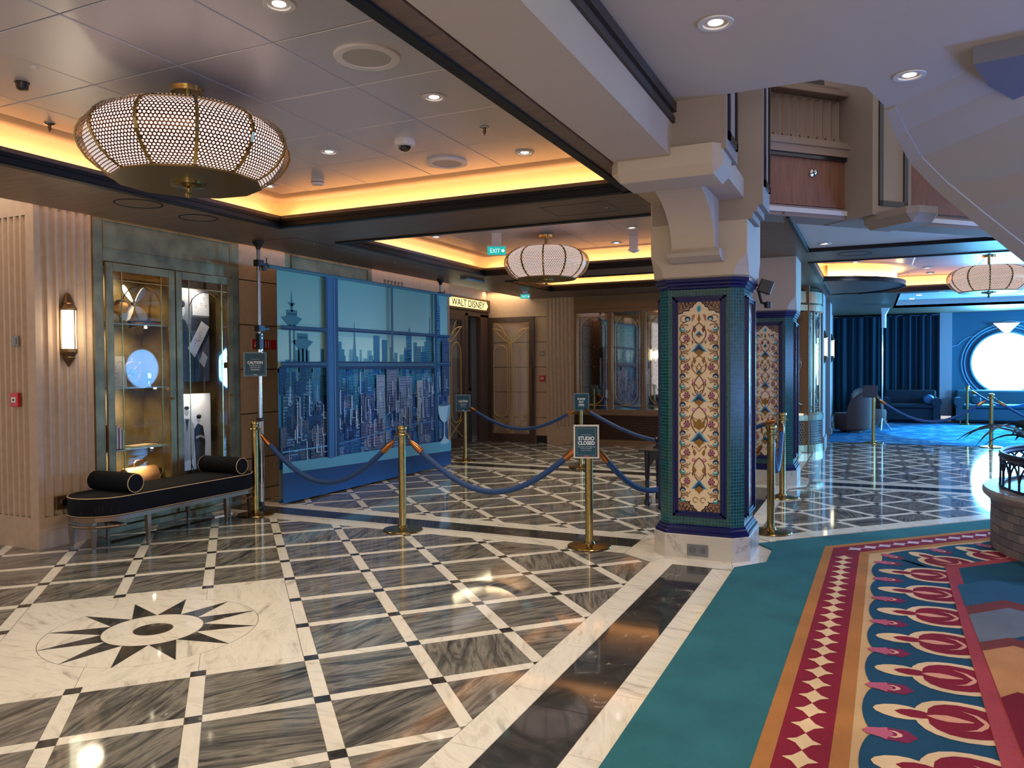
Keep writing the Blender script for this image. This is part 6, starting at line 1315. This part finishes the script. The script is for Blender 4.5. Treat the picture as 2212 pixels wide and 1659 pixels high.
# black floodlight and camera on the far side of the near column
t = thing('floodlight', 'small black floodlight bracketed on the nearest column top', 'floodlight', (-.83, 6.85, 2.2)); b = MB(); b.box(-.05, .06, -.03, .03, -.04, .07); o = obj('head', b, BLACK, t, bevel=.006); o.rotation_euler = (0, .35, .3); b = MB(); b.tube([(-.05, 0, .0), (-.02, 0, -.12), (.03, 0, -.14)], .012, 8); b.lathe([(.0, -.17), (.03, -.165), (.03, -.12), (0, -.11)], 12, (.03, 0, 0)); obj('bracket', b, BLACK, t)
# ------------------------------------------------------------------ PLANTER
pt = thing('round_planter', 'round stone-tiled planter with pierced rim at the right edge', 'planter', (2.1, 7.6, 0)); PR = 1.18
SB = [mat('stone_block_%d' % k, c, .55, noise=.12) for k, c in enumerate(((122, 118, 120), (134, 128, 126), (112, 110, 114), (144, 136, 130)))]
b = MB(); b.lathe([(PR-.03, 0), (PR-.03, .44)], 64, cap=False); obj('core', b, mat('stone_mortar', (96, 92, 92), .8), pt)
bm_c = {}
for j in range(6):
    for k in range(48):
        a0 = 2*PI*(k+(.5 if j % 2 else 0))/48
        if math.cos(a0-math.radians(225)) < -.05: continue
        mi = R.randrange(4)
        if mi not in bm_c:
            q = MB(); w2 = PI*PR/48-.003; q.loft([[(-.03, -w2, .002), (-.03, w2, .002), (-.03, w2, .068), (-.03, -w2, .068)], [(-.002, -w2, .002), (-.002, w2, .002), (-.002, w2, .068), (-.002, -w2, .068)], [(0, -w2+.003, .005), (0, w2-.003, .005), (0, w2-.003, .065), (0, -w2+.003, .065)]]); m_ = q.mesh('stone_block'); m_.materials.append(SB[mi]); bm_c[mi] = m_
        link('stone_block', bm_c[mi], pt, (PR*math.cos(a0), PR*math.sin(a0), .01+j*.07), a0)
RIMM = mat('planter_rim', (140, 130, 124), .35)
b = MB(); b.lathe([(PR-.02, .42), (PR+.03, .43), (PR+.06, .46), (PR+.065, .49), (PR+.05, .515), (PR-.2, .52), (.2, .52)], 72, cap=False); obj('rim', b, RIMM, pt, smooth=True)
DKM = mat('dark_iron', (34, 36, 60), .4, .4)
r_ = PR-.07; b = MB()
for z, t_ in ((.525, .014), (.77, .02), (.80, .014)): b.tube([(r_*math.cos(2*PI*i/72), r_*math.sin(2*PI*i/72), z) for i in range(73)], t_, 6)
obj('railing_rings', b, DKM, pt, smooth=True)
sm = None; nn = 44
for k in range(nn):
    if sm is None:
        q = MB(); w_ = 2*PI*r_/nn
        for s in (-1, 1): q.tube([(0, s*w_/2, .53), (0, s*w_/2, .6), (0, s*w_*.38, .66), (0, s*w_*.15, .71), (0, -s*w_*.2, .74), (0, -s*w_*.5, .765)], .009, 5)
        sm = q.mesh('pierced_arch'); sm.materials.append(DKM)
    a = 2*PI*k/nn
    if math.cos(a-math.radians(215)) > -.2: link('pierced_arch', sm, pt, (r_*math.cos(a), r_*math.sin(a), 0), a)
b = MB(); b.lathe([(r_-.05, .72), (.0001, .74)], 48, cap=False); obj('soil', b, mat('soil', (28, 22, 18), .9, noise=.3, nscale=30), pt)
LEAF = mat('dark_leaf', (30, 58, 48), .4, noise=.3, nscale=8)
def plant(x, y, n, L_, lb, seed, z0=.73):
    rr = random.Random(seed); t = thing('strap_leaf_plant', lb, 'plant', (x, y, z0), 0, 'plants in the planter')
    for k in range(n):
        a = 2*PI*k/n+rr.uniform(-.3, .3); l = L_*rr.uniform(.7, 1.1); up = rr.uniform(.7, 1.7); b = MB(); rings = []
        for i in range(10):
            q = i/9; r = l*q*.9; z = l*up*(q-q*q*.85)*.9; w_ = .046*math.sin(PI*min(1, q*.9+.12))**.7*(1+.12*math.sin(q*20)); tw = .2*q
            c = Vector((r*math.cos(a), r*math.sin(a), z)); s = Vector((-math.sin(a), math.cos(a), tw)).normalized(); rings.append([c-s*w_, c-Vector((0, 0, w_*.3+.002)), c+s*w_, c+Vector((0, 0, .002-w_*.2))])
        b.loft(rings); obj('leaf', b, LEAF, t, smooth=True)
plant(1.35, 7.4, 15, .85, 'dark strap-leaved plant at the left of the planter', 3); plant(1.8, 7.0, 14, .75, 'dark strap-leaved plant at the near right of the planter', 8); plant(2.0, 8.2, 14, .8, 'dark strap-leaved plant at the back of the planter', 12)
